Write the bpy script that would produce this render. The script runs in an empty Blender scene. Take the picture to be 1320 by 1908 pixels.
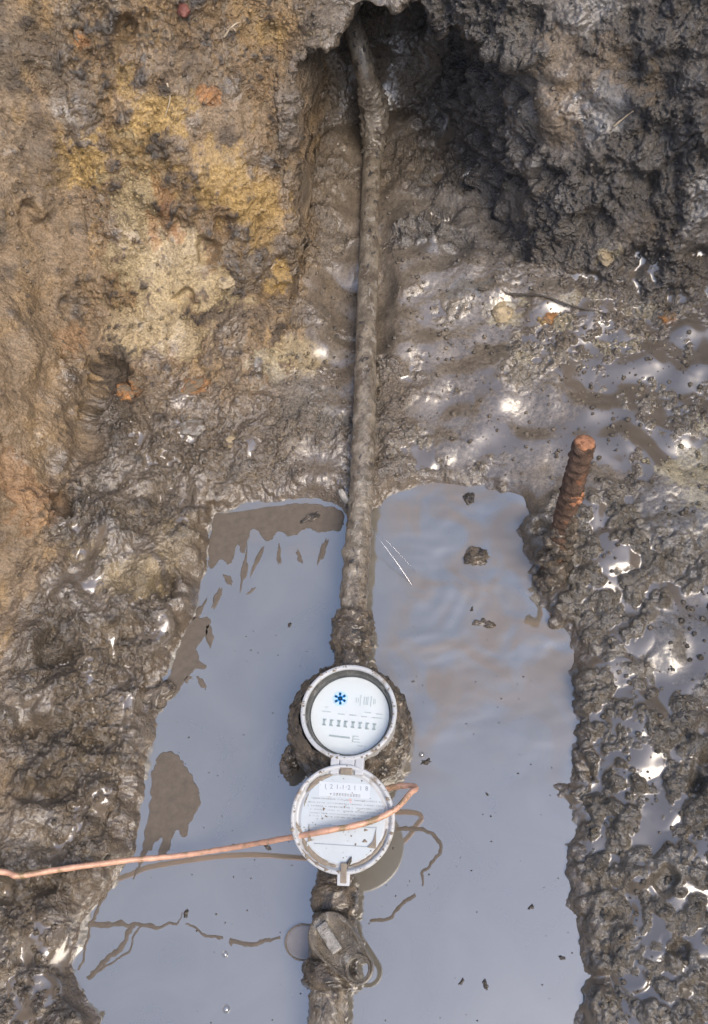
import bpy, bmesh, math, random
import numpy as np
from mathutils import Vector, Matrix, noise as mnoise

random.seed(7)
RNG = np.random.default_rng(11)
sc = bpy.context.scene

# ------------------------------------------------------------------ camera
FPX, IW, IH = 1652.0, 1320.0, 1908.0
R_ = Vector((0.993218, 0.05960703, -0.09982484))
U_ = Vector((-0.0035343, 0.87366522, 0.48651474))
F_ = Vector((-0.11621319, 0.48286238, -0.8679507))
cam_d = bpy.data.cameras.new('camera')
cam = bpy.data.objects.new('camera', cam_d)
sc.collection.objects.link(cam)
m = Matrix((R_, U_, -F_)).transposed().to_4x4()
m.translation = Vector((0.13315, 0.0, 1.0))
cam.matrix_world = m
cam_d.sensor_fit = 'VERTICAL'
cam_d.sensor_height = 24.0
cam_d.lens = 24.0 * FPX / IH
cam_d.clip_start = 0.01
cam_d.clip_end = 500
sc.camera = cam

# ------------------------------------------------------------------ light
SUN_EL, SUN_AZ = math.radians(52), math.radians(-44)      # azimuth from +X, counter-clockwise
sun_dir = Vector((math.cos(SUN_EL) * math.cos(SUN_AZ), math.cos(SUN_EL) * math.sin(SUN_AZ), math.sin(SUN_EL)))
world = bpy.data.worlds.new('World')
sc.world = world
world.use_nodes = True
wn = world.node_tree
bg = wn.nodes['Background']
sky = wn.nodes.new('ShaderNodeTexSky')
sky.sky_type = 'NISHITA'
sky.sun_disc = False
sky.sun_elevation = SUN_EL
sky.sun_rotation = math.atan2(sun_dir.x, sun_dir.y)
sky.air_density = 1.0
sky.dust_density = 2.9
sky.ozone_density = 0.3
wn.links.new(sky.outputs[0], bg.inputs[0])
bg.inputs[1].default_value = 0.15
sun_d = bpy.data.lights.new('sun', 'SUN')
sun_d.energy = 0.95
sun_d.angle = math.radians(40)
sun_d.color = (1.0, 0.88, 0.70)
sun = bpy.data.objects.new('sun', sun_d)
sc.collection.objects.link(sun)
sun.rotation_euler = sun_dir.to_track_quat('Z', 'Y').to_euler()
sun.location = (3, -1, 3)

vs = sc.view_settings
vs.view_transform = 'Standard'
vs.look = 'None'
vs.exposure = 0.8
vs.gamma = 1.0
vs.use_curve_mapping = False

# ------------------------------------------------------------------ helpers
COL = sc.collection


def tag(o, label=None, cat=None, group=None, kind=None):
    if label: o['label'] = label
    if cat: o['category'] = cat
    if group: o['group'] = group
    if kind: o['kind'] = kind
    return o


def mesh_obj(name, verts, faces, mat, parent=None, smooth=True):
    me = bpy.data.meshes.new(name)
    me.from_pydata([tuple(v) for v in verts], [], faces)
    if smooth:
        me.polygons.foreach_set('use_smooth', [True] * len(me.polygons))
    me.materials.append(mat)
    o = bpy.data.objects.new(name, me)
    COL.objects.link(o)
    if parent:
        o.parent = parent
        o.matrix_parent_inverse = parent.matrix_world.inverted()
    return o


def empty(name, loc):
    o = bpy.data.objects.new(name, None)
    o.empty_display_size = 0.02
    o.location = loc
    COL.objects.link(o)
    bpy.context.view_layer.update()
    return o


def grid_mesh(name, P, mat):
    """P: (rows, cols, 3) float array -> quad grid mesh object"""
    nr, nc = P.shape[:2]
    me = bpy.data.meshes.new(name)
    me.vertices.add(nr * nc)
    me.vertices.foreach_set('co', P.reshape(-1).astype(np.float32))
    idx = np.arange(nr * nc, dtype=np.int32).reshape(nr, nc)
    q = np.stack([idx[:-1, :-1], idx[:-1, 1:], idx[1:, 1:], idx[1:, :-1]], -1).reshape(-1, 4)
    nq = len(q)
    me.loops.add(nq * 4)
    me.loops.foreach_set('vertex_index', q.reshape(-1))
    me.polygons.add(nq)
    me.polygons.foreach_set('loop_start', np.arange(0, nq * 4, 4, dtype=np.int32))
    me.polygons.foreach_set('use_smooth', np.ones(nq, dtype=bool))
    me.update(calc_edges=True)
    me.materials.append(mat)
    o = bpy.data.objects.new(name, me)
    COL.objects.link(o)
    return o


def set_attr(o, name, arr, kind='FLOAT'):
    a = o.data.attributes.new(name, 'FLOAT_COLOR' if kind == 'COLOR' else 'FLOAT', 'POINT')
    a.data.foreach_set('color' if kind == 'COLOR' else 'value', np.ascontiguousarray(arr, dtype=np.float32).reshape(-1))


# ---- numpy noise
_perm = np.concatenate([RNG.permutation(256)] * 3).astype(np.int32)
_g3 = RNG.normal(size=(256, 3)).astype(np.float32)
_g3 /= np.linalg.norm(_g3, axis=1, keepdims=True)
_r3 = RNG.random((256, 3)).astype(np.float32)


def _chunks(fn, p, n=120000):
    out = np.empty(len(p), np.float32)
    for i in range(0, len(p), n):
        out[i:i + n] = fn(p[i:i + n])
    return out


def perlin(p, freq, off=0.0):
    def f(pp):
        q = (pp * np.float32(freq) + np.float32(off + 40.0)).astype(np.float32)
        fl = np.floor(q)
        i = fl.astype(np.int32) & 255
        r = q - fl
        u = r * r * r * (r * (r * 6 - 15) + 10)
        res = 0
        for dx in (0, 1):
            wx = u[:, 0] if dx else 1 - u[:, 0]
            hx = _perm[i[:, 0] + dx]
            for dy in (0, 1):
                wy = wx * (u[:, 1] if dy else 1 - u[:, 1])
                hy = _perm[hx + i[:, 1] + dy]
                for dz in (0, 1):
                    w = wy * (u[:, 2] if dz else 1 - u[:, 2])
                    g = _g3[_perm[hy + i[:, 2] + dz]]
                    d = g[:, 0] * (r[:, 0] - dx) + g[:, 1] * (r[:, 1] - dy) + g[:, 2] * (r[:, 2] - dz)
                    res = res + w * d
        return res * 1.6
    return _chunks(f, p)


def fbm(p, freq, octv=4, gain=0.5, off=0.0, ridged=False):
    s, a = 0, 1.0
    for k in range(octv):
        n = perlin(p, freq * 2.03 ** k, off + 7.3 * k)
        if ridged:
            n = 1 - 2 * np.abs(n)
        s = s + a * n
        a *= gain
    return s


def worley(p, freq, off=0.0):
    """distance to nearest feature point (cell units)"""
    def f(pp):
        q = (pp * np.float32(freq) + np.float32(off + 50.0)).astype(np.float32)
        fl = np.floor(q)
        i = fl.astype(np.int32) & 255
        r = q - fl
        best = np.full(len(pp), 9.0, np.float32)
        for dx in (-1, 0, 1):
            hx = _perm[(i[:, 0] + dx) & 255]
            for dy in (-1, 0, 1):
                hy = _perm[hx + ((i[:, 1] + dy) & 255)]
                for dz in (-1, 0, 1):
                    c = _r3[_perm[hy + ((i[:, 2] + dz) & 255)]]
                    d = (c[:, 0] + dx - r[:, 0]) ** 2 + (c[:, 1] + dy - r[:, 1]) ** 2 + (c[:, 2] + dz - r[:, 2]) ** 2
                    np.minimum(best, d, out=best)
        return np.sqrt(best)
    return _chunks(f, p)


def ss(x, a, b):
    t = np.clip((x - a) / (b - a), 0, 1)
    return t * t * (3 - 2 * t)


# ---- node helpers
def new_mat(name):
    mt = bpy.data.materials.new(name)
    mt.use_nodes = True
    nt = mt.node_tree
    return mt, nt, nt.nodes['Principled BSDF']


def nd(nt, typ, **kw):
    n = nt.nodes.new(typ)
    for k, v in kw.items():
        if k in n.inputs:
            n.inputs[k].default_value = v
        else:
            setattr(n, k, v)
    return n


def ramp(nt, fac, stops):
    r = nt.nodes.new('ShaderNodeValToRGB')
    e = r.color_ramp.elements
    while len(e) < len(stops):
        e.new(0.5)
    for el, (p, c) in zip(e, stops):
        el.position = p
        el.color = (c[0], c[1], c[2], 1) if not isinstance(c, (int, float)) else (c, c, c, 1)
    nt.links.new(fac, r.inputs[0])
    return r.outputs[0]


def simple_mat(name, color, rough=0.5, metal=0.0, var=0.25, scale=60, bump=0.15, dirt=None, dirt_lo=0.55, dirt_hi=0.65, bump_dist=0.001, coat=0.0, ior=None, stretch=None):
    mt, nt, b = new_mat(name)
    tc = nd(nt, 'ShaderNodeTexCoord')
    oc = tc.outputs['Object']
    if stretch:
        mp = nd(nt, 'ShaderNodeMapping')
        mp.inputs['Scale'].default_value = stretch
        nt.links.new(oc, mp.inputs['Vector'])
        oc = mp.outputs[0]
    n1 = nd(nt, 'ShaderNodeTexNoise', Scale=scale, Detail=6.0, Roughness=0.6)
    nt.links.new(oc, n1.inputs['Vector'])
    c0 = [c * (1 - var) for c in color]
    c1 = [min(1, c * (1 + var)) for c in color]
    out = ramp(nt, n1.outputs[0], [(0.3, c0), (0.7, c1)])
    rr = None
    if dirt:
        n2 = nd(nt, 'ShaderNodeTexNoise', Scale=scale * 0.6, Detail=8.0, Roughness=0.65)
        nt.links.new(oc, n2.inputs['Vector'])
        mk = ramp(nt, n2.outputs[0], [(dirt_lo, 0.0), (dirt_hi, 1.0)])
        mx = nd(nt, 'ShaderNodeMix', data_type='RGBA')
        nt.links.new(mk, mx.inputs[0])
        nt.links.new(out, mx.inputs[6])
        mx.inputs[7].default_value = (*dirt, 1)
        out = mx.outputs[2]
    nt.links.new(out, b.inputs['Base Color'])
    b.inputs['Roughness'].default_value = rough
    b.inputs['Metallic'].default_value = metal
    b.inputs['Coat Weight'].default_value = coat
    b.inputs['Coat Roughness'].default_value = 0.12
    if ior: b.inputs['IOR'].default_value = ior
    if bump:
        bp = nd(nt, 'ShaderNodeBump', Strength=bump, Distance=bump_dist)
        n3 = nd(nt, 'ShaderNodeTexNoise', Scale=scale * 5, Detail=5.0)
        nt.links.new(oc, n3.inputs['Vector'])
        nt.links.new(n3.outputs[0], bp.inputs['Height'])
        nt.links.new(bp.outputs[0], b.inputs['Normal'])
    return mt


# ------------------------------------------------------------------ ground
SHORE = np.array([(-0.19, 0.555), (-0.159, 0.567), (-0.116, 0.571), (-0.073, 0.579), (-0.045, 0.576), (-0.015, 0.563), (0.027, 0.56), (0.054, 0.584), (0.096, 0.596), (0.138, 0.596), (0.179, 0.588), (0.216, 0.576), (0.222, 0.56), (0.215, 0.537), (0.211, 0.514), (0.22, 0.485), (0.229, 0.459), (0.231, 0.442), (0.245, 0.404), (0.263, 0.391), (0.268, 0.361), (0.262, 0.323), (0.261, 0.298), (0.26, 0.256), (0.254, 0.226), (0.236, 0.214), (0.244, 0.198), (0.254, 0.182), (0.249, 0.144), (0.245, 0.113), (0.249, 0.093), (0.253, 0.073), (0.257, 0.044), (0.259, 0.026), (0.251, -0.006), (0.25, -0.054), (0.203, -0.187), (-0.129, -0.213), (-0.205, -0.084), (-0.221, -0.034), (-0.236, -0.017), (-0.25, -0.004), (-0.266, 0.015), (-0.259, 0.036), (-0.266, 0.056), (-0.261, 0.072), (-0.24, 0.089), (-0.223, 0.122), (-0.221, 0.162), (-0.22, 0.208), (-0.218, 0.251), (-0.214, 0.323), (-0.201, 0.37), (-0.193, 0.406), (-0.19, 0.457), (-0.191, 0.511)], dtype=np.float64)


def shore_dist(x, y):
    """signed distance to the pool outline, positive on land"""
    best = np.full(x.shape, 1e9)
    inside = np.zeros(x.shape, bool)
    n = len(SHORE)
    for k in range(n):
        ax, ay = SHORE[k]
        bx, by = SHORE[(k + 1) % n]
        ex, ey = bx - ax, by - ay
        t = np.clip(((x - ax) * ex + (y - ay) * ey) / (ex * ex + ey * ey), 0, 1)
        np.minimum(best, (x - ax - t * ex) ** 2 + (y - ay - t * ey) ** 2, out=best)
        c = ((ay > y) != (by > y)) & (x < (bx - ax) * (y - ay) / (by - ay + 1e-12) + ax)
        inside ^= c
    d = np.sqrt(best)
    return np.where(inside, -d, d)


GROUND_Z = 0.62


def spaced(stops):
    out = []
    for a, b, n in stops:
        out.append(np.linspace(a, b, n, endpoint=False))
    return np.concatenate(out + [[stops[-1][1]]])


def base_surface():
    xs = spaced([(-1.3, -0.72, 12), (-0.72, -0.5, 60), (-0.5, -0.12, 285), (-0.12, -0.045, 95), (-0.045, 0.44, 345), (0.44, 0.54, 60), (0.54, 0.86, 110), (0.86, 1.3, 10)])
    # row parameter: floor fraction then distance along the back wall
    fy = spaced([(-0.9, -0.3, 14), (-0.3, -0.07, 40), (-0.07, 0.72, 540), (0.72, 0.86, 170)])
    wl = spaced([(0.0, 0.56, 360), (0.56, 0.78, 26)])[1:]
    nf, nw, nc = len(fy), len(wl), len(xs)
    X = np.broadcast_to(xs, (nf + nw, nc)).copy()
    # foot of the back wall
    yf0 = np.interp(xs, [-1.3, -0.5, -0.35, -0.22, -0.11, 0.09, 0.2, 0.45, 1.3], [0.80, 0.79, 0.80, 0.83, 0.90, 0.98, 0.93, 0.86, 0.84])
    Y = np.empty_like(X)
    Z = np.empty_like(X)
    W = np.zeros_like(X)          # 0 floor, >0 distance up the wall
    ang = np.interp(xs, [-0.5, -0.12, 0.08, 0.5], [1.02, 0.99, 1.08, 1.02])
    # recess where the pipe leaves the wall
    ex_l = -0.113
    def mx(z):
        e = ex_l + np.clip(z, 0, 0.4) * 0.10
        return ss(xs, e, e + 0.016) * (1 - ss(xs, 0.03, 0.30)) ** 1.25
    m0 = mx(0.03)
    DEP = 0.34
    for r in range(nf):
        fr = np.clip((fy[r] - 0.35) / 0.51, 0, 1)
        fr2 = np.clip((fy[r] - 0.74) / 0.12, 0, 1)
        yy = fy[r] + fr * fr * (3 - 2 * fr) * (yf0 - 0.86) + DEP * m0 * fr2 ** 1.5
        Y[r] = yy
    d = shore_dist(X[:nf], Y[:nf])
    q3 = np.stack([X[:nf], Y[:nf], 0 * d], -1).reshape(-1, 3).astype(np.float32)
    jag = 0.006 * perlin(q3, 34.0, 71.0) + 0.005 * perlin(q3, 75.0, 73.0) + 0.003 * perlin(q3, 150.0, 75.0)
    d = d + (jag * (0.45 + 0.9 * ss(q3[:, 0], 0.1, 0.2))).reshape(d.shape)
    x, y = X[:nf], Y[:nf]
    left = 1 - ss(x, -0.16, -0.06)
    right = ss(x, 0.16, 0.22) * (1 - ss(y, 0.5, 0.66))
    back = ss(y, 0.5, 0.62)
    dp = np.maximum(d, 0)
    zl = 0.030 * ss(dp, 0, 0.016) + 0.24 * dp
    zr = 0.015 * ss(dp, 0, 0.014) + 0.10 * dp
    dq = np.minimum(dp, 0.29)
    zb = 0.013 * ss(dp, 0, 0.012) + 0.12 * dq
    z = zb * back + (1 - back) * (zl * left + zr * (1 - left))
    z = np.where((left > 0.02), np.maximum(z, zl * left * 0.85 + z * (1 - left) * 0.2), z)
    shallow = ss(x, 0.05, 0.14) * ss(y, 0.36, 0.46)
    zin = -(0.05 - 0.0395 * shallow) * ss(-d, 0, 0.07) - 0.008 * ss(-d, 0, 0.012)
    z = np.where(d > 0, z, zin)
    # trench along the pipe
    tr = np.exp(-((x + 0.012) / 0.048) ** 4) * ss(y, 0.60, 0.70)
    z = z * (1 - tr) + tr * (0.006 + 0.05 * np.clip(y - 0.62, 0, 0.6))
    Y[:nf], Z[:nf] = y, z
    zf = Z[nf - 1]
    for k in range(nw):
        r = nf + k
        w = wl[k]
        zz = zf + w * np.sin(ang)
        lip = 0.286 - 1.7 * (xs - 0.045) ** 2 + 0.009 * np.sin(xs * 37) + 0.007 * np.sin(xs * 91 + 1) + 0.004 * np.sin(xs * 210)
        mz = 1 - ss(zz, lip, lip + 0.03)
        Y[r] = yf0 + w * np.cos(ang) + DEP * mx(zz) * mz
        Z[r] = zz
        W[r] = w
    # side walls
    xl = np.interp(Y, [0.30, 0.42, 0.50, 0.75, 1.1], [-0.60, -0.425, -0.365, -0.365, -0.36])
    xl = xl + 0.012 * np.sin(Y * 21)
    sidel = np.maximum(xl - X, 0) * 2.0
    xr = 0.50 + 0.03 * np.sin(Y * 5)
    sider = np.maximum(X - xr, 0) * 1.9
    near = np.maximum(-0.24 - Y, 0) * 1.6
    Z = Z + sidel * (1 - ss(W, 0.0, 0.5) * 0.6) + np.maximum(sider, 0) + near
    # level ground on top
    Z = np.where(Z > GROUND_Z, GROUND_Z + 0.02 * np.tanh((Z - GROUND_Z) * 2), Z)
    P = np.stack([X, Y, Z], -1)
    for _ in range(2):
        for ax in (0, 1):
            Q = P.copy()
            sl = [slice(None)] * 3
            def S(a, b):
                s2 = sl.copy(); s2[ax] = slice(a, b); return tuple(s2)
            for off in (1, 2, 3):
                pass
            n = P.shape[ax]
            acc = P[S(3, n - 3)].copy()
            for o in (1, 2, 3):
                acc += P[S(3 - o, n - 3 - o)] + P[S(3 + o, n - 3 + o)]
            Q[S(3, n - 3)] = acc / 7.0
            P = Q
    D = np.full(X.shape, 1.0)
    D[:nf] = d
    return P, D, W


# soil colours and the places where they show (world metres: x, y, z, radii, colour, weight)
YEL, PALE, ORG, CREAM = (0.43, 0.29, 0.11), (0.42, 0.33, 0.19), (0.40, 0.20, 0.08), (0.44, 0.38, 0.26)
DARK, BRN, GRY, BLU, RUST = (0.05, 0.04, 0.033), (0.24, 0.17, 0.10), (0.2, 0.19, 0.175), (0.12, 0.12, 0.125), (0.36, 0.17, 0.07)
PATCHES = [
    (-0.338, 0.919, 0.268, 0.031, 0.055, YEL, 0.90),
    (-0.241, 0.965, 0.298, 0.051, 0.023, YEL, 0.85),
    (-0.278, 0.932, 0.263, 0.041, 0.040, YEL, 0.50),
    (-0.295, 0.883, 0.193, 0.043, 0.090, PALE, 0.85),
    (-0.246, 0.867, 0.148, 0.058, 0.050, PALE, 0.75),
    (-0.278, 0.797, 0.078, 0.067, 0.043, PALE, 0.70),
    (-0.181, 0.941, 0.217, 0.078, 0.033, YEL, 0.55),
    (-0.144, 0.945, 0.185, 0.058, 0.042, YEL, 0.50),
    (-0.122, 0.902, 0.078, 0.038, 0.025, YEL, 0.90),
    (-0.189, 0.861, 0.101, 0.034, 0.034, PALE, 0.80),
    (-0.142, 0.921, 0.145, 0.052, 0.051, YEL, 0.60),
    (-0.252, 0.897, 0.197, 0.011, 0.041, RUST, 0.45),
    (-0.273, 0.879, 0.177, 0.010, 0.025, RUST, 0.45),
    (-0.242, 0.883, 0.171, 0.010, 0.017, RUST, 0.45),
    (-0.323, 0.713, 0.068, 0.020, 0.015, ORG, 0.90),
    (-0.226, 0.720, 0.059, 0.023, 0.015, ORG, 0.70),
    (-0.321, 0.997, 0.384, 0.009, 0.013, ORG, 0.90),
    (-0.179, 0.995, 0.298, 0.018, 0.009, ORG, 0.90),
    (-0.403, 0.541, 0.125, 0.026, 0.030, ORG, 0.50),
    (-0.381, 0.520, 0.082, 0.020, 0.031, ORG, 0.50),
    (-0.383, 0.747, 0.118, 0.011, 0.050, ORG, 0.50),
    (-0.401, 0.695, 0.170, 0.054, 0.234, BRN, 0.50),
    (-0.273, 0.983, 0.340, 0.020, 0.030, YEL, 0.60),
    (-0.116, 1.073, 0.328, 0.027, 0.016, YEL, 0.40),
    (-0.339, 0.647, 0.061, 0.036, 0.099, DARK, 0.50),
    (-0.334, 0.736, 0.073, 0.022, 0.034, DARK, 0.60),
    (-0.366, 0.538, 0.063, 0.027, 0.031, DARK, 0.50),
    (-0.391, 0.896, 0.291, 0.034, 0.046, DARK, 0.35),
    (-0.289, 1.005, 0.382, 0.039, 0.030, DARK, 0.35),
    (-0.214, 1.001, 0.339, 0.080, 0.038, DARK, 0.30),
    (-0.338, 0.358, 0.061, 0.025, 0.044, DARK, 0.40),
    (-0.219, 0.663, 0.048, 0.029, 0.021, GRY, 0.70),
    (-0.312, 0.480, 0.059, 0.033, 0.031, PALE, 0.35),
    (-0.266, 0.434, 0.048, 0.039, 0.030, PALE, 0.45),
    (-0.212, 0.500, 0.035, 0.027, 0.047, PALE, 0.30),
    (0.270, 1.037, 0.271, 0.095, 0.043, BRN, 0.35),
    (0.259, 1.018, 0.232, 0.083, 0.032, BRN, 0.35),
    (0.215, 1.038, 0.247, 0.031, 0.048, GRY, 0.50),
    (0.318, 1.007, 0.237, 0.034, 0.035, BLU, 0.80),
    (0.184, 1.066, 0.263, 0.042, 0.056, GRY, 0.30),
    (0.330, 0.914, 0.083, 0.024, 0.015, CREAM, 0.90),
    (0.193, 0.856, 0.045, 0.034, 0.024, CREAM, 0.85),
    (0.258, 0.838, 0.045, 0.019, 0.015, YEL, 0.80),
    (0.276, 0.831, 0.044, 0.018, 0.014, CREAM, 0.70),
    (0.299, 0.865, 0.048, 0.026, 0.012, CREAM, 0.60),
    (0.351, 0.792, 0.044, 0.043, 0.018, CREAM, 0.70),
    (0.414, 0.833, 0.048, 0.017, 0.012, ORG, 0.80),
    (0.391, 0.848, 0.048, 0.029, 0.017, CREAM, 0.60),
    (0.217, 0.774, 0.036, 0.029, 0.017, CREAM, 0.60),
    (0.418, 0.616, 0.037, 0.047, 0.057, CREAM, 0.95),
    (0.361, 0.725, 0.038, 0.063, 0.024, CREAM, 0.40),
    (0.137, 0.891, 0.048, 0.038, 0.026, GRY, 0.70),
    (-0.127, 0.760, 0.050, 0.033, 0.021, CREAM, 0.70),
    (-0.082, 0.779, 0.037, 0.030, 0.026, PALE, 0.60),
    (-0.097, 0.720, 0.030, 0.052, 0.034, GRY, 0.40),
    (-0.014, 0.678, 0.011, 0.044, 0.033, GRY, 0.50),
    (0.385, 0.507, 0.031, 0.045, 0.029, GRY, 0.30),
]
SLICKS = [
    (-0.043, 0.898, 0.025, 0.074, 1.00),
    (-0.045, 0.810, 0.021, 0.057, 1.00),
    (0.091, 0.944, 0.048, 0.078, 1.00),
    (0.063, 0.838, 0.042, 0.072, 1.00),
    (0.144, 0.810, 0.039, 0.090, 1.00),
    (0.137, 0.678, 0.023, 0.077, 1.00),
    (0.241, 0.660, 0.023, 0.132, 0.90),
    (0.389, 0.543, 0.032, 0.058, 0.80),
    (0.395, 0.379, 0.028, 0.066, 0.95),
    (0.023, 1.062, 0.033, 0.068, 0.90),
    (-0.078, 1.049, 0.101, 0.048, 0.80),
    (-0.164, 0.783, 0.069, 0.059, 0.50),
    (-0.238, 0.702, 0.057, 0.029, 0.80),
    (-0.085, 0.762, 0.035, 0.050, 0.60),
    (-0.147, 0.535, -0.031, 0.043, 0.40),
    (-0.046, 0.615, 0.017, 0.058, 0.70),
    (-0.299, 0.572, 0.048, 0.042, 0.50),
    (-0.272, 0.964, 0.310, 0.034, 0.40),
    (-0.181, 0.970, 0.261, 0.076, 0.50),
    (-0.416, 0.845, 0.252, 0.061, 0.35),
    (-0.403, 0.748, 0.161, 0.070, 0.50),
    (-0.284, 0.788, 0.077, 0.060, 0.60),
    (-0.248, 0.863, 0.143, 0.066, 0.60),
    (0.130, 0.891, 0.048, 0.041, 0.60),
    (0.272, 1.018, 0.238, 0.076, 0.60),
    (0.319, 1.005, 0.234, 0.034, 0.70),
    (0.421, 0.609, 0.038, 0.062, 0.70),
    (0.336, 0.035, 0.023, 0.061, 0.30),
]
PUDDLES = [
    (0.082, 0.631, 0.018, 0.042, 0.90),
    (0.188, 0.750, 0.032, 0.036, 0.80),
    (0.280, 0.779, 0.039, 0.079, 0.80),
    (0.292, 0.721, 0.033, 0.042, 0.70),
    (0.130, 0.710, 0.027, 0.036, 0.80),
    (0.254, 0.832, 0.044, 0.052, 0.60),
    (0.445, 0.832, 0.048, 0.043, 0.60),
    (0.295, 0.540, 0.022, 0.036, 0.80),
    (0.310, 0.489, 0.024, 0.039, 0.80),
    (0.332, 0.387, 0.022, 0.037, 0.60),
    (0.330, 0.293, 0.022, 0.053, 0.90),
    (0.319, 0.241, 0.021, 0.057, 0.90),
    (0.311, 0.343, 0.020, 0.036, 0.80),
    (0.343, 0.208, 0.024, 0.045, 0.70),
    (0.315, 0.133, 0.022, 0.016, 0.50),
    (0.319, 0.073, 0.022, 0.024, 0.70),
    (0.302, 0.037, 0.019, 0.023, 0.60),
    (0.261, 0.012, 0.006, 0.031, 0.50),
    (0.401, 0.425, 0.029, 0.043, 0.70),
    (-0.015, 0.591, 0.016, 0.021, 0.60),
    (-0.234, 0.663, 0.049, 0.029, 0.50),
    (-0.307, 0.488, 0.058, 0.030, 0.70),
    (-0.315, 0.428, 0.059, 0.026, 0.70),
    (-0.219, 0.377, 0.034, 0.032, 0.80),
    (-0.242, 0.290, 0.036, 0.037, 0.60),
    (-0.252, 0.181, 0.037, 0.018, 0.60),
    (-0.275, 0.033, 0.030, 0.044, 0.90),
    (-0.284, -0.011, 0.037, 0.037, 0.80),
    (-0.256, 0.067, -0.005, 0.023, 0.70),
    (-0.151, 0.628, 0.037, 0.035, 0.40),
    (-0.027, 0.768, 0.014, 0.038, 0.60),
    (0.419, 0.656, 0.039, 0.041, 0.40),
]

HOLLOWS = [
    (-0.341, 0.736, 0.074, 0.028, 1.10),
    (-0.352, 0.669, 0.068, 0.014, 0.70),
    (-0.373, 0.532, 0.068, 0.023, 1.00),
    (-0.221, 0.429, 0.037, 0.017, 0.90),
    (-0.343, 0.337, 0.061, 0.021, 0.90),
    (-0.350, 0.260, 0.062, 0.024, 0.80),
    (-0.285, 0.237, 0.046, 0.018, 0.60),
    (-0.323, 0.176, 0.054, 0.023, 0.70),
    (0.383, 0.231, 0.027, 0.019, 1.10),
    (0.344, 0.062, 0.024, 0.013, 1.00),
    (-0.270, 1.012, 0.385, 0.016, 1.00),
    (-0.406, 0.850, 0.238, 0.023, 0.80),
    (-0.395, 0.803, 0.139, 0.012, 0.60),
    (0.237, 0.525, 0.017, 0.016, 0.90),
    (-0.174, 0.910, 0.163, 0.019, 0.60),
    (-0.205, 0.880, 0.144, 0.016, 0.80),
    (-0.240, 0.837, 0.098, 0.018, 0.70),
    (0.370, 0.898, 0.074, 0.019, 0.50),
    (0.238, 0.994, 0.151, 0.022, 0.50),
    (0.397, 0.952, 0.178, 0.021, 0.60),
    (-0.291, 0.092, 0.039, 0.019, 0.70),
    (-0.378, 0.721, 0.116, 0.010, 1.00),
    (0.270, 0.235, 0.015, 0.012, 0.60),
    (0.340, 0.125, 0.024, 0.014, 0.70),
]


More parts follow.
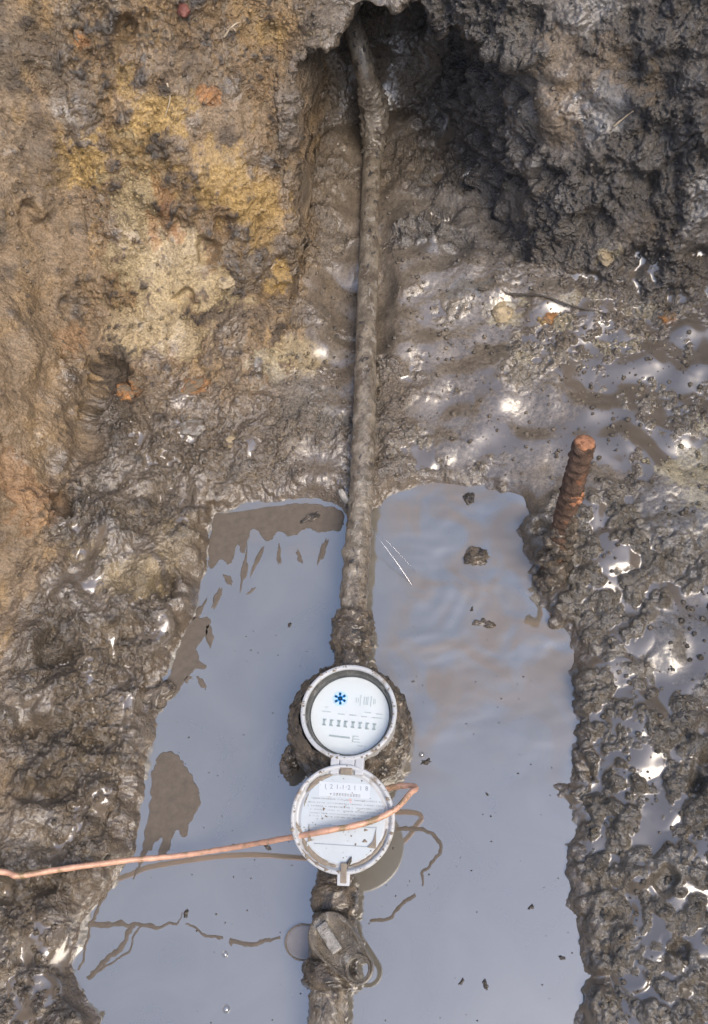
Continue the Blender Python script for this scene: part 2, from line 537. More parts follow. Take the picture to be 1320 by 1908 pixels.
def build_ground(mat):
    P, D, W = base_surface()
    nr, nc = P.shape[:2]
    gy = np.gradient(P, axis=0)
    gx = np.gradient(P, axis=1)
    N = np.cross(gx, gy)
    N /= np.linalg.norm(N, axis=2, keepdims=True) + 1e-12
    p = P.reshape(-1, 3).astype(np.float32)
    d, w = D.reshape(-1).astype(np.float32), W.reshape(-1).astype(np.float32)
    x, y, z = p[:, 0], p[:, 1], p[:, 2]
    n = N.reshape(-1, 3).astype(np.float32)
    # zones
    nA = fbm(p, 5.0, 3, 0.5, 1.0)
    nB = fbm(p, 14.0, 3, 0.55, 3.0)
    warp = np.stack([nA, nB, -nA], 1)
    xw = x + 0.05 * nA + 0.02 * nB
    yw = y + 0.05 * nB
    loam = ss(xw, 0.02, 0.10) * ss(y + 0.25 * (xw - 0.1) + 0.03 * nB, 0.90, 1.00)            # dark crumbly wall on the right
    cl = (1 - ss(xw, -0.12, -0.06)) * ss(y, 0.62, 0.78)                 # clay face on the left
    lwall = 1 - ss(xw, -0.40, -0.34)
    rbank = ss(x, 0.17, 0.24) * (1 - ss(y, 0.52, 0.64))
    lbank = (1 - ss(x, -0.20, -0.12)) * (1 - ss(y, 0.56, 0.75)) * (1 - lwall)
    trench = np.exp(-((x + 0.01) / 0.06) ** 4) * ss(y, 0.58, 0.68)
    midr = ss(x, 0.03, 0.10) * ss(y, 0.57, 0.65) * (1 - loam)
    # displacement layers
    wr = worley(p + 0.006 * warp, 36.0, 2.0)
    wr2 = worley(p + 0.003 * warp, 85.0, 5.0)
    lump = np.sqrt(np.clip(1 - (wr / 0.72) ** 2, 0, 1))
    lump2 = np.sqrt(np.clip(1 - (wr2 / 0.72) ** 2, 0, 1))
    n20 = perlin(p, 22.0, 9.0)
    n40 = perlin(p, 45.0, 11.0)
    n90 = perlin(p, 95.0, 13.0)
    n180 = perlin(p, 190.0, 17.0)
    n350 = perlin(p, 360.0, 19.0)
    ridge = 1 - 2 * np.abs(n40)
    slick_n = perlin(p * np.array([1, 1.4, 1.0], np.float32), 9.0, 23.0) + 0.5 * n20
    # how smooth the mud is (smeared by spade and water)
    slick = ss(slick_n, 0.0, 0.4) * (0.85 * midr + 0.5 * lbank + 0.45 * cl + 0.4 * rbank + 0.6 * loam)
    slick = np.maximum(slick, 0.95 * trench * ss(slick_n, -0.35, 0.1))
    slick = np.maximum(slick, lwall * 0.55)
    for (cx_, cy_, cz_, rad, st) in SLICKS:
        q = np.sqrt((x - cx_) ** 2 + (y - cy_) ** 2 + (z - cz_) ** 2) / rad + 0.35 * nB + 0.2 * n40
        slick = np.maximum(slick, st * (1 - ss(q, 0.6, 1.0)))
    rough = 1 - slick
    big = 0.016 * nA + 0.008 * n20
    wr3 = worley(p + 0.004 * warp, 58.0, 8.0)
    lump3 = np.sqrt(np.clip(1 - (wr3 / 0.74) ** 2, 0, 1))
    mid = (0.012 * lump - 0.006) * (0.38 + 0.55 * rbank + 0.30 * loam + 0.25 * lbank) + (0.009 * lump3 - 0.0045) * (0.35 + 0.7 * rbank + 0.3 * midr) + 0.006 * n40
    fine = (0.0056 * lump2 - 0.0028) * (0.7 + 0.25 * rbank + 0.4 * midr) + 0.0045 * n90 + 0.0036 * n180 + 0.0025 * n350 * (1 - 0.4 * rbank)
    crack = -0.006 * ss(ridge, 0.82, 0.98) * (0.5 + 0.5 * ss(nB, -0.1, 0.3)) * (0.35 + 0.6 * loam + 0.3 * cl)
    grain = 0.0016 * loam * (1 - 2 * np.abs(n180)) + 0.011 * loam * n20 + 0.008 * loam * n40
    sm0 = perlin(p * np.array([1, 0.35, 0.22], np.float32), 60.0, 81.0)
    big = big + 0.0035 * sm0 * np.maximum(lwall, 0.6 * cl)
    var_ = np.clip(0.95 + 0.9 * perlin(p, 11.0, 91.0) + 0.4 * n20, 0.25, 1.8)
    fine = fine * var_
    big = big + lbank * (0.010 * n20 + 0.006 * n40)
    for (cx_, cy_, cz_, rad_, st) in HOLLOWS:
        q = np.sqrt((x - cx_) ** 2 + (y - cy_) ** 2 + (z - cz_) ** 2) / rad_ + 0.5 * n20 + 0.4 * n40 + 0.25 * n90
        big = big - 0.020 * st * (1 - ss(q, 0.35, 1.05))
    disp = big + (mid + fine + crack + grain) * (0.05 + 0.95 * rough ** 1.3)
    # mud comes down to the water gently
    amp = 0.4 + 0.6 * ss(np.abs(d), 0.0, 0.025)
    amp = np.where(d < 0, amp * (0.55 + 0.45 * ss(x, 0.05, 0.14) * ss(y, 0.36, 0.46)), amp)
    disp = disp * amp
    # puddles: the wet film fills hollows up to a local level
    lvl = -0.0075 + 0.006 * perlin(p, 7.0, 31.0) + 0.0050 * rbank + 0.0068 * midr + 0.002 * lbank - 0.02 * ss(w, 0.02, 0.1) - 0.03 * lwall - 0.004 * cl
    det = disp - big * amp
    for (cx_, cy_, cz_, rad, st) in PUDDLES:
        q = np.sqrt((x - cx_) ** 2 + (y - cy_) ** 2 + (z - cz_) ** 2) / rad + 0.35 * nB + 0.2 * n20
        k = q < 0.8
        if k.sum() < 20:
            continue
        off = np.percentile(det[k], 38 + 30 * st) / 0.9
        g = 1 - ss(q, 0.45, 1.1)
        lvl = np.maximum(lvl, off * g + (1 - g) * np.minimum(lvl, -0.006))
    fill = big * amp + lvl * 0.9
    wet = ss(fill - disp, -0.0006, 0.0007)
    wet = np.where(d < 0.001, 0, wet)
    disp = np.where(d > 0, np.maximum(disp, fill), disp)
    Pd = p + n * disp[:, None]
    # ---- colour
    def lerp(c, col, a):
        a = np.clip(a, 0, 1)[:, None]
        return c * (1 - a) + np.array(col, np.float32) * a
    c = np.tile(np.array([0.185, 0.150, 0.115], np.float32), (len(p), 1))
    c = lerp(c, (0.28, 0.182, 0.09), 0.8 * np.maximum(lwall, cl) + 0.25 * lbank)
    c = lerp(c, (0.12, 0.096, 0.07), lbank * 0.75)
    c = lerp(c, (0.22, 0.17, 0.115), lbank * ss(nB, 0.05, 0.6) * 0.6)
    c = lerp(c, (0.165, 0.146, 0.118), rbank * 0.85)
    c = lerp(c, (0.30, 0.26, 0.205), midr * ss(nB, -0.15, 0.4) * 0.75)
    c = lerp(c, (0.105, 0.095, 0.087), loam * 0.95)
    c = lerp(c, (0.195, 0.162, 0.125), slick * 0.8 * (1 - 0.6 * rbank) * (1 - 0.75 * loam))
    # spade smears run down the faces
    sm_ = perlin(p * np.array([1, 0.35, 0.22], np.float32), 60.0, 81.0) + 0.6 * perlin(p * np.array([1, 0.35, 0.22], np.float32), 140.0, 83.0)
    c = lerp(c, (0.36, 0.24, 0.11), ss(sm_, 0.15, 0.6) * 0.55 * np.maximum(lwall, cl))
    c = lerp(c, (0.115, 0.085, 0.06), ss(-sm_ - 0.4 * nB, 0.2, 0.7) * 0.65 * np.maximum(lwall, cl))
    c = lerp(c, (0.09, 0.072, 0.054), ss(nA + 0.5 * nB + 0.4 * n40, 0.1, 0.6) * (0.6 * cl + 0.5 * lbank + 0.3 * lwall))
    c = lerp(c, (0.125, 0.10, 0.075), trench * slick * 0.7)
    # dark organic bits & pale grains
    c = lerp(c, (0.05, 0.04, 0.032), ss(n40 + 0.7 * n90 + 0.4 * n180, 0.3, 0.8) * (0.5 * cl + 0.5 * lbank + 0.35) * rough)
    c = lerp(c, (0.34, 0.27, 0.18), ss(-n90 - 0.7 * n180, 0.25, 0.7) * 0.7 * rough * (1 - 0.7 * loam))
    c = lerp(c, (0.06, 0.046, 0.034), ss(n90 + 0.8 * n180 + 0.5 * n40 + 0.3 * nB, 0.45, 0.9) * 0.8 * np.maximum(lwall * 0.8, cl) * rough)
    for (cx_, cy_, cz_, rx, ry, rgb, st) in PATCHES:
        q = np.sqrt(((x - cx_) / rx) ** 2 + ((y - cy_) / ry) ** 2 + ((z - cz_) / ry) ** 2) + 0.7 * nB + 0.55 * n40 + 0.5 * n90 + 0.35 * n180
        c = lerp(c, rgb, st * (1 - ss(q, 0.72, 1.02)))
    c = lerp(c, (0.07, 0.054, 0.04), ss(n90 + 0.8 * n180 + 0.4 * n20, 0.5, 0.95) * 0.7 * cl)
    c *= (1 + 0.32 * n180 + 0.2 * n90 + 0.3 * n350)[:, None]
    c = np.clip(c, 0.012, 0.7)
    # soaked mud is darker
    soak = np.clip(1 - ss(d, 0.0, 0.03) * 0.9, 0, 1) * (d > -0.2)
    damp = np.clip(0.55 + 0.45 * rbank + 0.5 * midr + 0.2 * lbank - 0.42 * cl - 0.5 * lwall + 0.3 * slick - 0.35 * loam + 0.75 * nB + 0.45 * n40, 0, 1)
    damp = np.maximum(damp, soak * 0.9)
    wetedge = (1 - ss(d + 0.006 * n40, 0.004, 0.026)) * (d > -0.05)
    c = lerp(c, (0.12, 0.092, 0.066), wetedge * 0.75)
    slick = np.maximum(slick, 0.6 * wetedge)
    o = grid_mesh('ground', Pd.reshape(nr, nc, 3), mat)
    ca = np.concatenate([c, np.ones((len(c), 1), np.float32)], 1)
    set_attr(o, 'soil', ca, 'COLOR')
    set_attr(o, 'damp', damp)
    set_attr(o, 'film', np.maximum(wet, 0))
    set_attr(o, 'smear', slick)
    tag(o, kind='structure')
    return o, Pd, n, c, d, w


def mud_material():
    mt, nt, b = new_mat('wet_soil')
    L = nt.links.new
    a = nd(nt, 'ShaderNodeAttribute', attribute_name='soil')
    dm = nd(nt, 'ShaderNodeAttribute', attribute_name='damp')
    fm = nd(nt, 'ShaderNodeAttribute', attribute_name='film')
    sm = nd(nt, 'ShaderNodeAttribute', attribute_name='smear')
    tc = nd(nt, 'ShaderNodeTexCoord')
    n1 = nd(nt, 'ShaderNodeTexNoise', Scale=420.0, Detail=4.0, Roughness=0.7)
    L(tc.outputs['Object'], n1.inputs['Vector'])
    v = nd(nt, 'ShaderNodeMapRange', **{'From Min': 0.3, 'From Max': 0.7, 'To Min': 0.6, 'To Max': 1.42})
    L(n1.outputs[0], v.inputs[0])
    hs = nd(nt, 'ShaderNodeVectorMath', operation='SCALE')
    L(a.outputs['Color'], hs.inputs[0]); L(v.outputs[0], hs.inputs['Scale'])
    # film of murky water has an even colour
    mx = nd(nt, 'ShaderNodeMix', data_type='RGBA')
    L(fm.outputs['Fac'], mx.inputs[0]); L(hs.outputs[0], mx.inputs[6]); mx.inputs[7].default_value = (0.165, 0.135, 0.105, 1)
    L(mx.outputs[2], b.inputs['Base Color'])
    r1 = nd(nt, 'ShaderNodeMapRange', **{'From Min': 0.0, 'From Max': 1.0, 'To Min': 0.78, 'To Max': 0.34})
    L(dm.outputs['Fac'], r1.inputs[0])
    r2 = nd(nt, 'ShaderNodeMix', data_type='FLOAT')
    L(fm.outputs['Fac'], r2.inputs[0]); L(r1.outputs[0], r2.inputs[2]); r2.inputs[3].default_value = 0.12
    L(r2.outputs[0], b.inputs['Roughness'])
    cw = nd(nt, 'ShaderNodeMath', operation='MAXIMUM')
    cm = nd(nt, 'ShaderNodeMath', operation='MULTIPLY')
    n4 = nd(nt, 'ShaderNodeTexNoise', Scale=130.0, Detail=3.0)
    L(tc.outputs['Object'], n4.inputs['Vector'])
    cr = ramp(nt, n4.outputs[0], [(0.36, 0.0), (0.54, 1.0)])
    L(cr, cm.inputs[0]); L(dm.outputs['Fac'], cm.inputs[1])
    L(cm.outputs[0], cw.inputs[0]); L(fm.outputs['Fac'], cw.inputs[1])
    cw2 = nd(nt, 'ShaderNodeMath', operation='MAXIMUM')
    sd = nd(nt, 'ShaderNodeMath', operation='MULTIPLY')
    L(sm.outputs['Fac'], sd.inputs[0]); L(dm.outputs['Fac'], sd.inputs[1])
    L(cw.outputs[0], cw2.inputs[0]); L(sd.outputs[0], cw2.inputs[1])
    L(cw2.outputs[0], b.inputs['Coat Weight'])
    b.inputs['Coat Roughness'].default_value = 0.2
    ci = nd(nt, 'ShaderNodeMath', operation='MULTIPLY_ADD')
    L(fm.outputs['Fac'], ci.inputs[0]); ci.inputs[1].default_value = 0.3; ci.inputs[2].default_value = 2.05
    L(ci.outputs[0], b.inputs['Coat IOR'])
    n2 = nd(nt, 'ShaderNodeTexNoise', Scale=260.0, Detail=5.0, Roughness=0.62)
    L(tc.outputs['Object'], n2.inputs['Vector'])
    om = nd(nt, 'ShaderNodeMath', operation='SUBTRACT')
    mxx = nd(nt, 'ShaderNodeMath', operation='MAXIMUM')
    sm2 = nd(nt, 'ShaderNodeMath', operation='MULTIPLY'); sm2.inputs[1].default_value = 0.93
    L(sm.outputs['Fac'], sm2.inputs[0])
    L(fm.outputs['Fac'], mxx.inputs[0]); L(sm2.outputs[0], mxx.inputs[1])
    om.inputs[0].default_value = 1.0; L(mxx.outputs[0], om.inputs[1])
    n5 = nd(nt, 'ShaderNodeTexVoronoi', Scale=330.0)
    L(tc.outputs['Object'], n5.inputs['Vector'])
    hv = nd(nt, 'ShaderNodeMath', operation='MULTIPLY_ADD')
    L(n5.outputs['Distance'], hv.inputs[0]); hv.inputs[1].default_value = -0.45; L(n2.outputs[0], hv.inputs[2])
    bp = nd(nt, 'ShaderNodeBump', Distance=0.0062)
    L(om.outputs[0], bp.inputs['Strength']); L(hv.outputs[0], bp.inputs['Height'])
    L(bp.outputs[0], b.inputs['Normal'])
    cs = nd(nt, 'ShaderNodeMath', operation='MULTIPLY'); cs.inputs[1].default_value = 0.7
    L(om.outputs[0], cs.inputs[0])
    bp2 = nd(nt, 'ShaderNodeBump', Distance=0.0052)
    L(cs.outputs[0], bp2.inputs['Strength']); L(n2.outputs[0], bp2.inputs['Height'])
    L(bp2.outputs[0], b.inputs['Coat Normal'])
    return mt


MUD = mud_material()
ground, GP, GN, GC, GD, GW = build_ground(MUD)

# ------------------------------------------------------------------ water
def water_material():
    mt, nt, b = new_mat('murky_water')
    L = nt.links.new
    tc = nd(nt, 'ShaderNodeTexCoord')
    st = nd(nt, 'ShaderNodeAttribute', attribute_name='stir')
    n1 = nd(nt, 'ShaderNodeTexNoise', Scale=9.0, Detail=4.0, Distortion=1.2)
    L(tc.outputs['Object'], n1.inputs['Vector'])
    col = ramp(nt, n1.outputs[0], [(0.3, (0.190, 0.178, 0.150)), (0.7, (0.235, 0.220, 0.187))])
    mx = nd(nt, 'ShaderNodeMix', data_type='RGBA')
    n3 = nd(nt, 'ShaderNodeTexNoise', Scale=15.0, Detail=6.0, Distortion=1.1)
    L(tc.outputs['Object'], n3.inputs['Vector'])
    k = ramp(nt, n3.outputs[0], [(0.40, 0.0), (0.58, 1.0)])
    mm = nd(nt, 'ShaderNodeMath', operation='MULTIPLY')
    L(k, mm.inputs[0]); L(st.outputs['Fac'], mm.inputs[1])
    L(mm.outputs[0], mx.inputs[0]); L(col, mx.inputs[6]); mx.inputs[7].default_value = (0.25, 0.205, 0.155, 1)  # silt brown that also paints the bank's reflection in the ripples
    L(mx.outputs[2], b.inputs['Base Color'])
    b.inputs['Roughness'].default_value = 0.03
    b.inputs['IOR'].default_value = 2.45
    sp = nd(nt, 'ShaderNodeMath', operation='MULTIPLY_ADD')
    L(mm.outputs[0], sp.inputs[0]); sp.inputs[1].default_value = -0.5; sp.inputs[2].default_value = 1.0
    L(sp.outputs[0], b.inputs['Specular IOR Level'])
    return mt


WATER = water_material()


def build_water():
    xs = np.linspace(-0.5, 0.6, 420)
    ys = np.linspace(-0.5, 0.72, 470)
    X, Y = np.meshgrid(xs, ys)
    p = np.stack([X, Y, np.zeros_like(X)], -1).reshape(-1, 3).astype(np.float32)
    x, y = p[:, 0], p[:, 1]
    stir = ss(x + 0.04 * perlin(p, 9, 3), 0.03, 0.09) * ss(y + 0.06 * perlin(p, 8, 5), 0.16, 0.36)
    stir2 = (1 - ss(x, -0.05, 0.0)) * ss(y, 0.45, 0.53) * 0.35
    q = p + 0.012 * np.stack([perlin(p, 14, 41), perlin(p, 14, 47), 0 * x], 1)
    r0 = np.sqrt((q[:, 0] - 0.077) ** 2 + (q[:, 1] - 0.454) ** 2)
    ring = np.sin(r0 * 330) * np.exp(-r0 * 14) * 0.0004
    st = np.maximum(stir, stir2)
    rip = (perlin(q * np.array([1, 1.5, 1], np.float32), 14, 51) * 0.0025 + perlin(q * np.array([1, 1.7, 1], np.float32), 40, 53) * 0.0006) * st + ring * stir
    calm = perlin(p, 5, 61) * 0.00006
    p[:, 2] = rip + calm
    o = grid_mesh('water', p.reshape(470, 420, 3), WATER)
    set_attr(o, 'stir', st)
    tag(o, kind='structure')
    return o


build_water()
#OBJECTS

# ------------------------------------------------------------------ object materials
M_PIPE = simple_mat('dull_lead', (0.245, 0.21, 0.165), rough=0.34, metal=0.0, var=0.5, scale=95, bump=0.8, bump_dist=0.003, dirt=(0.12, 0.095, 0.072), dirt_lo=0.48, dirt_hi=0.62, coat=0.6, stretch=(1.0, 0.6, 1.0))
M_MUDDY = simple_mat('mud_coated_metal', (0.165, 0.133, 0.10), rough=0.42, var=0.6, scale=95, bump=1.0, bump_dist=0.0045, dirt=(0.055, 0.047, 0.04), dirt_lo=0.5, dirt_hi=0.58, coat=0.8)
M_PLASTIC = simple_mat('grey_white_plastic', (0.53, 0.55, 0.575), rough=0.38, var=0.05, scale=50, bump=0.05, dirt=(0.27, 0.225, 0.175), dirt_lo=0.55, dirt_hi=0.66)
M_PLATE = simple_mat('pale_lid_plate', (0.50, 0.56, 0.61), rough=0.35, var=0.05, scale=60, bump=0.03, dirt=(0.45, 0.42, 0.37), dirt_lo=0.60, dirt_hi=0.74)
M_LABEL = simple_mat('pale_label', (0.57, 0.625, 0.68), rough=0.4, var=0.03, scale=60, bump=0.0)
M_DIAL = simple_mat('white_dial', (0.76, 0.79, 0.80), rough=0.5, var=0.02, scale=40, bump=0.0)
M_INK = simple_mat('faded_grey_print', (0.42, 0.49, 0.50), rough=0.6, var=0.12, scale=200, bump=0.0)
M_FAINT = simple_mat('faint_grey_print', (0.55, 0.61, 0.62), rough=0.6, var=0.06, scale=200, bump=0.0)
M_INK2 = simple_mat('grey_blue_print', (0.27, 0.30, 0.38), rough=0.6, var=0.2, scale=200, bump=0.0)
M_INK3 = simple_mat('worn_small_print', (0.40, 0.43, 0.46), rough=0.6, var=0.25, scale=300, bump=0.0)
M_BLUE = simple_mat('blue_print', (0.03, 0.36, 0.92), rough=0.5, var=0.1, scale=200, bump=0.0)
M_HALO = simple_mat('pale_blue_print', (0.55, 0.76, 0.90), rough=0.5, var=0.05, scale=200, bump=0.0)
M_GASKET = simple_mat('dirty_dark_rim', (0.075, 0.075, 0.07), rough=0.35, var=0.5, scale=90, bump=0.5, dirt=(0.26, 0.24, 0.21), dirt_lo=0.57, dirt_hi=0.64)
M_COPPER = simple_mat('copper', (0.72, 0.42, 0.30), rough=0.5, metal=0.2, var=0.2, scale=90, bump=0.6, dirt=(0.34, 0.24, 0.14), dirt_lo=0.52, dirt_hi=0.62)
M_RUST = simple_mat('rusty_steel', (0.125, 0.078, 0.055), rough=0.85, var=0.7, scale=110, bump=1.0, bump_dist=0.002, dirt=(0.24, 0.11, 0.06), dirt_lo=0.57, dirt_hi=0.66)
M_RUSTEND = simple_mat('bright_rust', (0.44, 0.21, 0.115), rough=0.85, var=0.4, scale=220, bump=1.0, dirt=(0.2, 0.09, 0.045), dirt_lo=0.55, dirt_hi=0.62)
M_SMEAR = simple_mat('drying_mud', (0.23, 0.19, 0.145), rough=0.5, var=0.25, scale=120, bump=0.5, coat=0.3)
M_CLAYO = simple_mat('orange_clay', (0.40, 0.20, 0.08), rough=0.75, var=0.45, scale=90, bump=1.0, bump_dist=0.003, dirt=(0.2, 0.155, 0.105), dirt_lo=0.48, dirt_hi=0.55)
M_CLAYC = simple_mat('cream_clay', (0.44, 0.35, 0.22), rough=0.55, var=0.3, scale=90, bump=0.7, bump_dist=0.002, dirt=(0.17, 0.135, 0.10), dirt_lo=0.52, dirt_hi=0.6)
M_STONE = simple_mat('wet_grey_stone', (0.30, 0.285, 0.26), rough=0.3, var=0.3, scale=90, bump=0.6, bump_dist=0.002, dirt=(0.15, 0.12, 0.09), dirt_lo=0.5, dirt_hi=0.6, coat=0.5)
M_BARK = simple_mat('dark_wet_bark', (0.075, 0.062, 0.05), rough=0.35, var=0.6, scale=250, bump=0.8, coat=0.5)
M_CREASE = simple_mat('crease_shade_brown', (0.085, 0.072, 0.058), rough=0.5, var=0.4, scale=150, bump=0.6)
M_ROOT = simple_mat('pale_root', (0.46, 0.38, 0.27), rough=0.7, var=0.3, scale=150, bump=0.3)
M_SCUM_REFL = simple_mat('scum_and_painted_reflection', (0.135, 0.112, 0.09), rough=0.75, var=0.15, scale=120, bump=0.4)  # brown for mud streaks and for reflections painted on the pool


def clear_mat(name, refl, tint=(1, 1, 1)):
    mt = bpy.data.materials.new(name)
    mt.use_nodes = True
    nt = mt.node_tree
    nt.nodes.clear()
    out = nd(nt, 'ShaderNodeOutputMaterial')
    tr = nd(nt, 'ShaderNodeBsdfTransparent')
    tr.inputs[0].default_value = (*tint, 1)
    gl = nd(nt, 'ShaderNodeBsdfGlossy', Roughness=0.04)
    nz = nd(nt, 'ShaderNodeTexNoise', Scale=300.0)
    bp = nd(nt, 'ShaderNodeBump', Strength=0.02, Distance=0.001)
    nt.links.new(nz.outputs[0], bp.inputs['Height'])
    nt.links.new(bp.outputs[0], gl.inputs['Normal'])
    mx = nd(nt, 'ShaderNodeMixShader')
    mx.inputs[0].default_value = refl; nt.links.new(tr.outputs[0], mx.inputs[1]); nt.links.new(gl.outputs[0], mx.inputs[2])
    nt.links.new(mx.outputs[0], out.inputs[0])
    return mt


M_GLASS = clear_mat('dial_glass', 0.06, (0.97, 0.99, 0.99))
M_BUBBLE = clear_mat('bubble_film', 0.3)
M_JET = clear_mat('clear_water_jet', 0.16, (0.92, 0.93, 0.95))


# ------------------------------------------------------------------ shape builders
def lumpy(verts, amp, freq, seed=0.0, axis_fn=None, hard=False):
    out = []
    for v in verts:
        v = Vector(v)
        q = v * freq + Vector((seed, seed * 0.7, -seed))
        k = mnoise.fractal(q, 1.0, 2.0, 4)
        if hard:
            k = max(k, -0.15) + 0.5 * max(0, mnoise.noise(q * 2.7))
        dirv = axis_fn(v) if axis_fn else v.normalized()
        out.append(v + dirv * (amp * k))
    return out


def tube_data(path, radii, seg=16, caps=True, squash=None):
    """swept tube through path points, returns verts, faces, and outward directions"""
    pts = [Vector(p) for p in path]
    n = len(pts)
    if isinstance(radii, (int, float)):
        radii = [radii] * n
    verts, faces, outd = [], [], []
    up = Vector((0, 0, 1))
    for i, p in enumerate(pts):
        t = (pts[min(i + 1, n - 1)] - pts[max(i - 1, 0)]).normalized()
        a = t.cross(up)
        if a.length < 1e-3:
            a = t.cross(Vector((0, 1, 0)))
        a.normalize()
        b = a.cross(t).normalized()
        if abs(t.z) < 0.95:
            up = b
        for k in range(seg):
            th = 2 * math.pi * k / seg
            dv = a * math.cos(th) + b * math.sin(th)
            verts.append(p + dv * radii[i])
            outd.append(dv)
    for i in range(n - 1):
        for k in range(seg):
            k2 = (k + 1) % seg
            faces.append((i * seg + k, i * seg + k2, (i + 1) * seg + k2, (i + 1) * seg + k))
    if caps:
        faces.append(tuple(range(seg - 1, -1, -1)))
        faces.append(tuple(range((n - 1) * seg, n * seg)))
    return verts, faces, outd


def resample(path, n, rad=None):
    """Catmull-Rom resample of a polyline (and radii)"""
    P = [Vector(p) for p in path]
    m_ = len(P)
    out, rr = [], []
    for j in range(n):
        t = j / (n - 1) * (m_ - 1)
        i = min(int(t), m_ - 2)
        f = t - i
        p0, p1, p2, p3 = P[max(i - 1, 0)], P[i], P[i + 1], P[min(i + 2, m_ - 1)]
        out.append(0.5 * ((2 * p1) + (p2 - p0) * f + (2 * p0 - 5 * p1 + 4 * p2 - p3) * f * f + (3 * p1 - p0 - 3 * p2 + p3) * f ** 3))
        if rad:
            rr.append(rad[i] * (1 - f) + rad[i + 1] * f)
    return (out, rr) if rad else out


def tube(name, path, radii, mat, parent=None, seg=16, amp=0.0, freq=60, seed=0.0, hard=True):
    if amp > 0.002:
        k_ = 2.2
        if isinstance(radii, (int, float)): radii = [radii] * len(path)
        path, radii = resample(path, int(len(path) * k_), list(radii))
        seg = int(seg * 1.8)
        amp *= 1.25
        freq *= 1.2
    v, f, o = tube_data(path, radii, seg)
    if amp:
        w = []
        for p, dv in zip(v, o):
            q = p * freq + Vector((seed, seed * 0.7, -seed))
            k = mnoise.fractal(q, 1.0, 2.0, 4)
            if hard:
                k = max(k, -0.2) + 0.5 * max(0, mnoise.noise(q * 2.3))
            w.append(p + dv * amp * k)
        v = w
    return mesh_obj(name, v, f, mat, parent)


def lathe(name, prof, mat, origin, parent=None, seg=96, rot=None, amp=0.0, freq=60, seed=0.0, close_bottom=False, close_top=False, fine=0):
    v, f = [], []
    if fine:
        prof = [(q.x, q.y) for q in resample([Vector((a, b, 0)) for a, b in prof], fine)]
    for (r, z) in prof:
        for k in range(seg):
            th = 2 * math.pi * k / seg
            v.append(Vector((r * math.cos(th), r * math.sin(th), z)))
    n = len(prof)
    for i in range(n - 1):
        for k in range(seg):
            k2 = (k + 1) % seg
            f.append((i * seg + k, i * seg + k2, (i + 1) * seg + k2, (i + 1) * seg + k))
    if close_bottom: f.append(tuple(range(seg - 1, -1, -1)))
    if close_top: f.append(tuple(range((n - 1) * seg, n * seg)))
    if amp:
        v = lumpy(v, amp, freq, seed, lambda q: Vector((q.x, q.y, 0.6 * (q.z - prof[0][1]))).normalized(), hard=True)
    mt = Matrix.Translation(Vector(origin)) @ (rot.to_4x4() if rot else Matrix.Identity(4))
    v = [mt @ q for q in v]
    o = mesh_obj(name, v, f, mat, parent)
    return o


def box(name, c, size, mat, parent=None, rot=None, bevel=0.0):
    bm = bmesh.new()
    bmesh.ops.create_cube(bm, size=1.0)
    bmesh.ops.scale(bm, vec=size, verts=bm.verts)
    if bevel:
        bmesh.ops.bevel(bm, geom=bm.edges[:], offset=bevel, segments=2, affect='EDGES', profile=0.6)
    mt = Matrix.Translation(Vector(c)) @ (rot.to_4x4() if rot else Matrix.Identity(4))
    bmesh.ops.transform(bm, matrix=mt, verts=bm.verts)
    me = bpy.data.meshes.new(name)
    bm.to_mesh(me)
    bm.free()
    me.materials.append(mat)
    o = bpy.data.objects.new(name, me)
    COL.objects.link(o)
    if parent:
        o.parent = parent
        o.matrix_parent_inverse = parent.matrix_world.inverted()
    return o


def boxes(name, items, mat, frame, parent, h=0.0003):
    """many small printed strokes as one thin mesh; items: (cx, cy, w, h[, angle]); frame maps (x, y, z) -> world"""
    v, f = [], []
    for it in items:
        cx_, cy_, w_, h_ = it[:4]
        a = it[4] if len(it) > 4 else 0.0
        b0 = len(v)
        for zz in (0.0, h):
            for sx, sy in ((-1, -1), (1, -1), (1, 1), (-1, 1)):
                lx, ly = sx * w_ / 2, sy * h_ / 2
                v.append(frame(cx_ + lx * math.cos(a) - ly * math.sin(a), cy_ + lx * math.sin(a) + ly * math.cos(a), zz))
        f += [(b0 + 4, b0 + 5, b0 + 6, b0 + 7), (b0, b0 + 1, b0 + 5, b0 + 4), (b0 + 1, b0 + 2, b0 + 6, b0 + 5), (b0 + 2, b0 + 3, b0 + 7, b0 + 6), (b0 + 3, b0, b0 + 4, b0 + 7)]
    return mesh_obj(name, v, f, mat, parent, smooth=False)


def text_mesh(name, body, size, mat, frame, parent, cx_, cy_, spacing=1.0, h=0.0003):
    cu = bpy.data.curves.new(name, 'FONT')
    cu.body = body
    cu.size = size
    cu.align_x = 'CENTER'
    cu.align_y = 'CENTER'
    cu.space_character = spacing
    cu.resolution_u = 2
    t = bpy.data.objects.new(name, cu)
    COL.objects.link(t)
    dg = bpy.context.evaluated_depsgraph_get()
    me0 = bpy.data.meshes.new_from_object(t.evaluated_get(dg))
    v = [frame(cx_ + q.co.x, cy_ + q.co.y, h) for q in me0.vertices]
    f = [tuple(p.vertices) for p in me0.polygons]
    COL.objects.unlink(t)
    bpy.data.objects.remove(t)
    return mesh_obj(name, v, f, mat, parent, smooth=False)


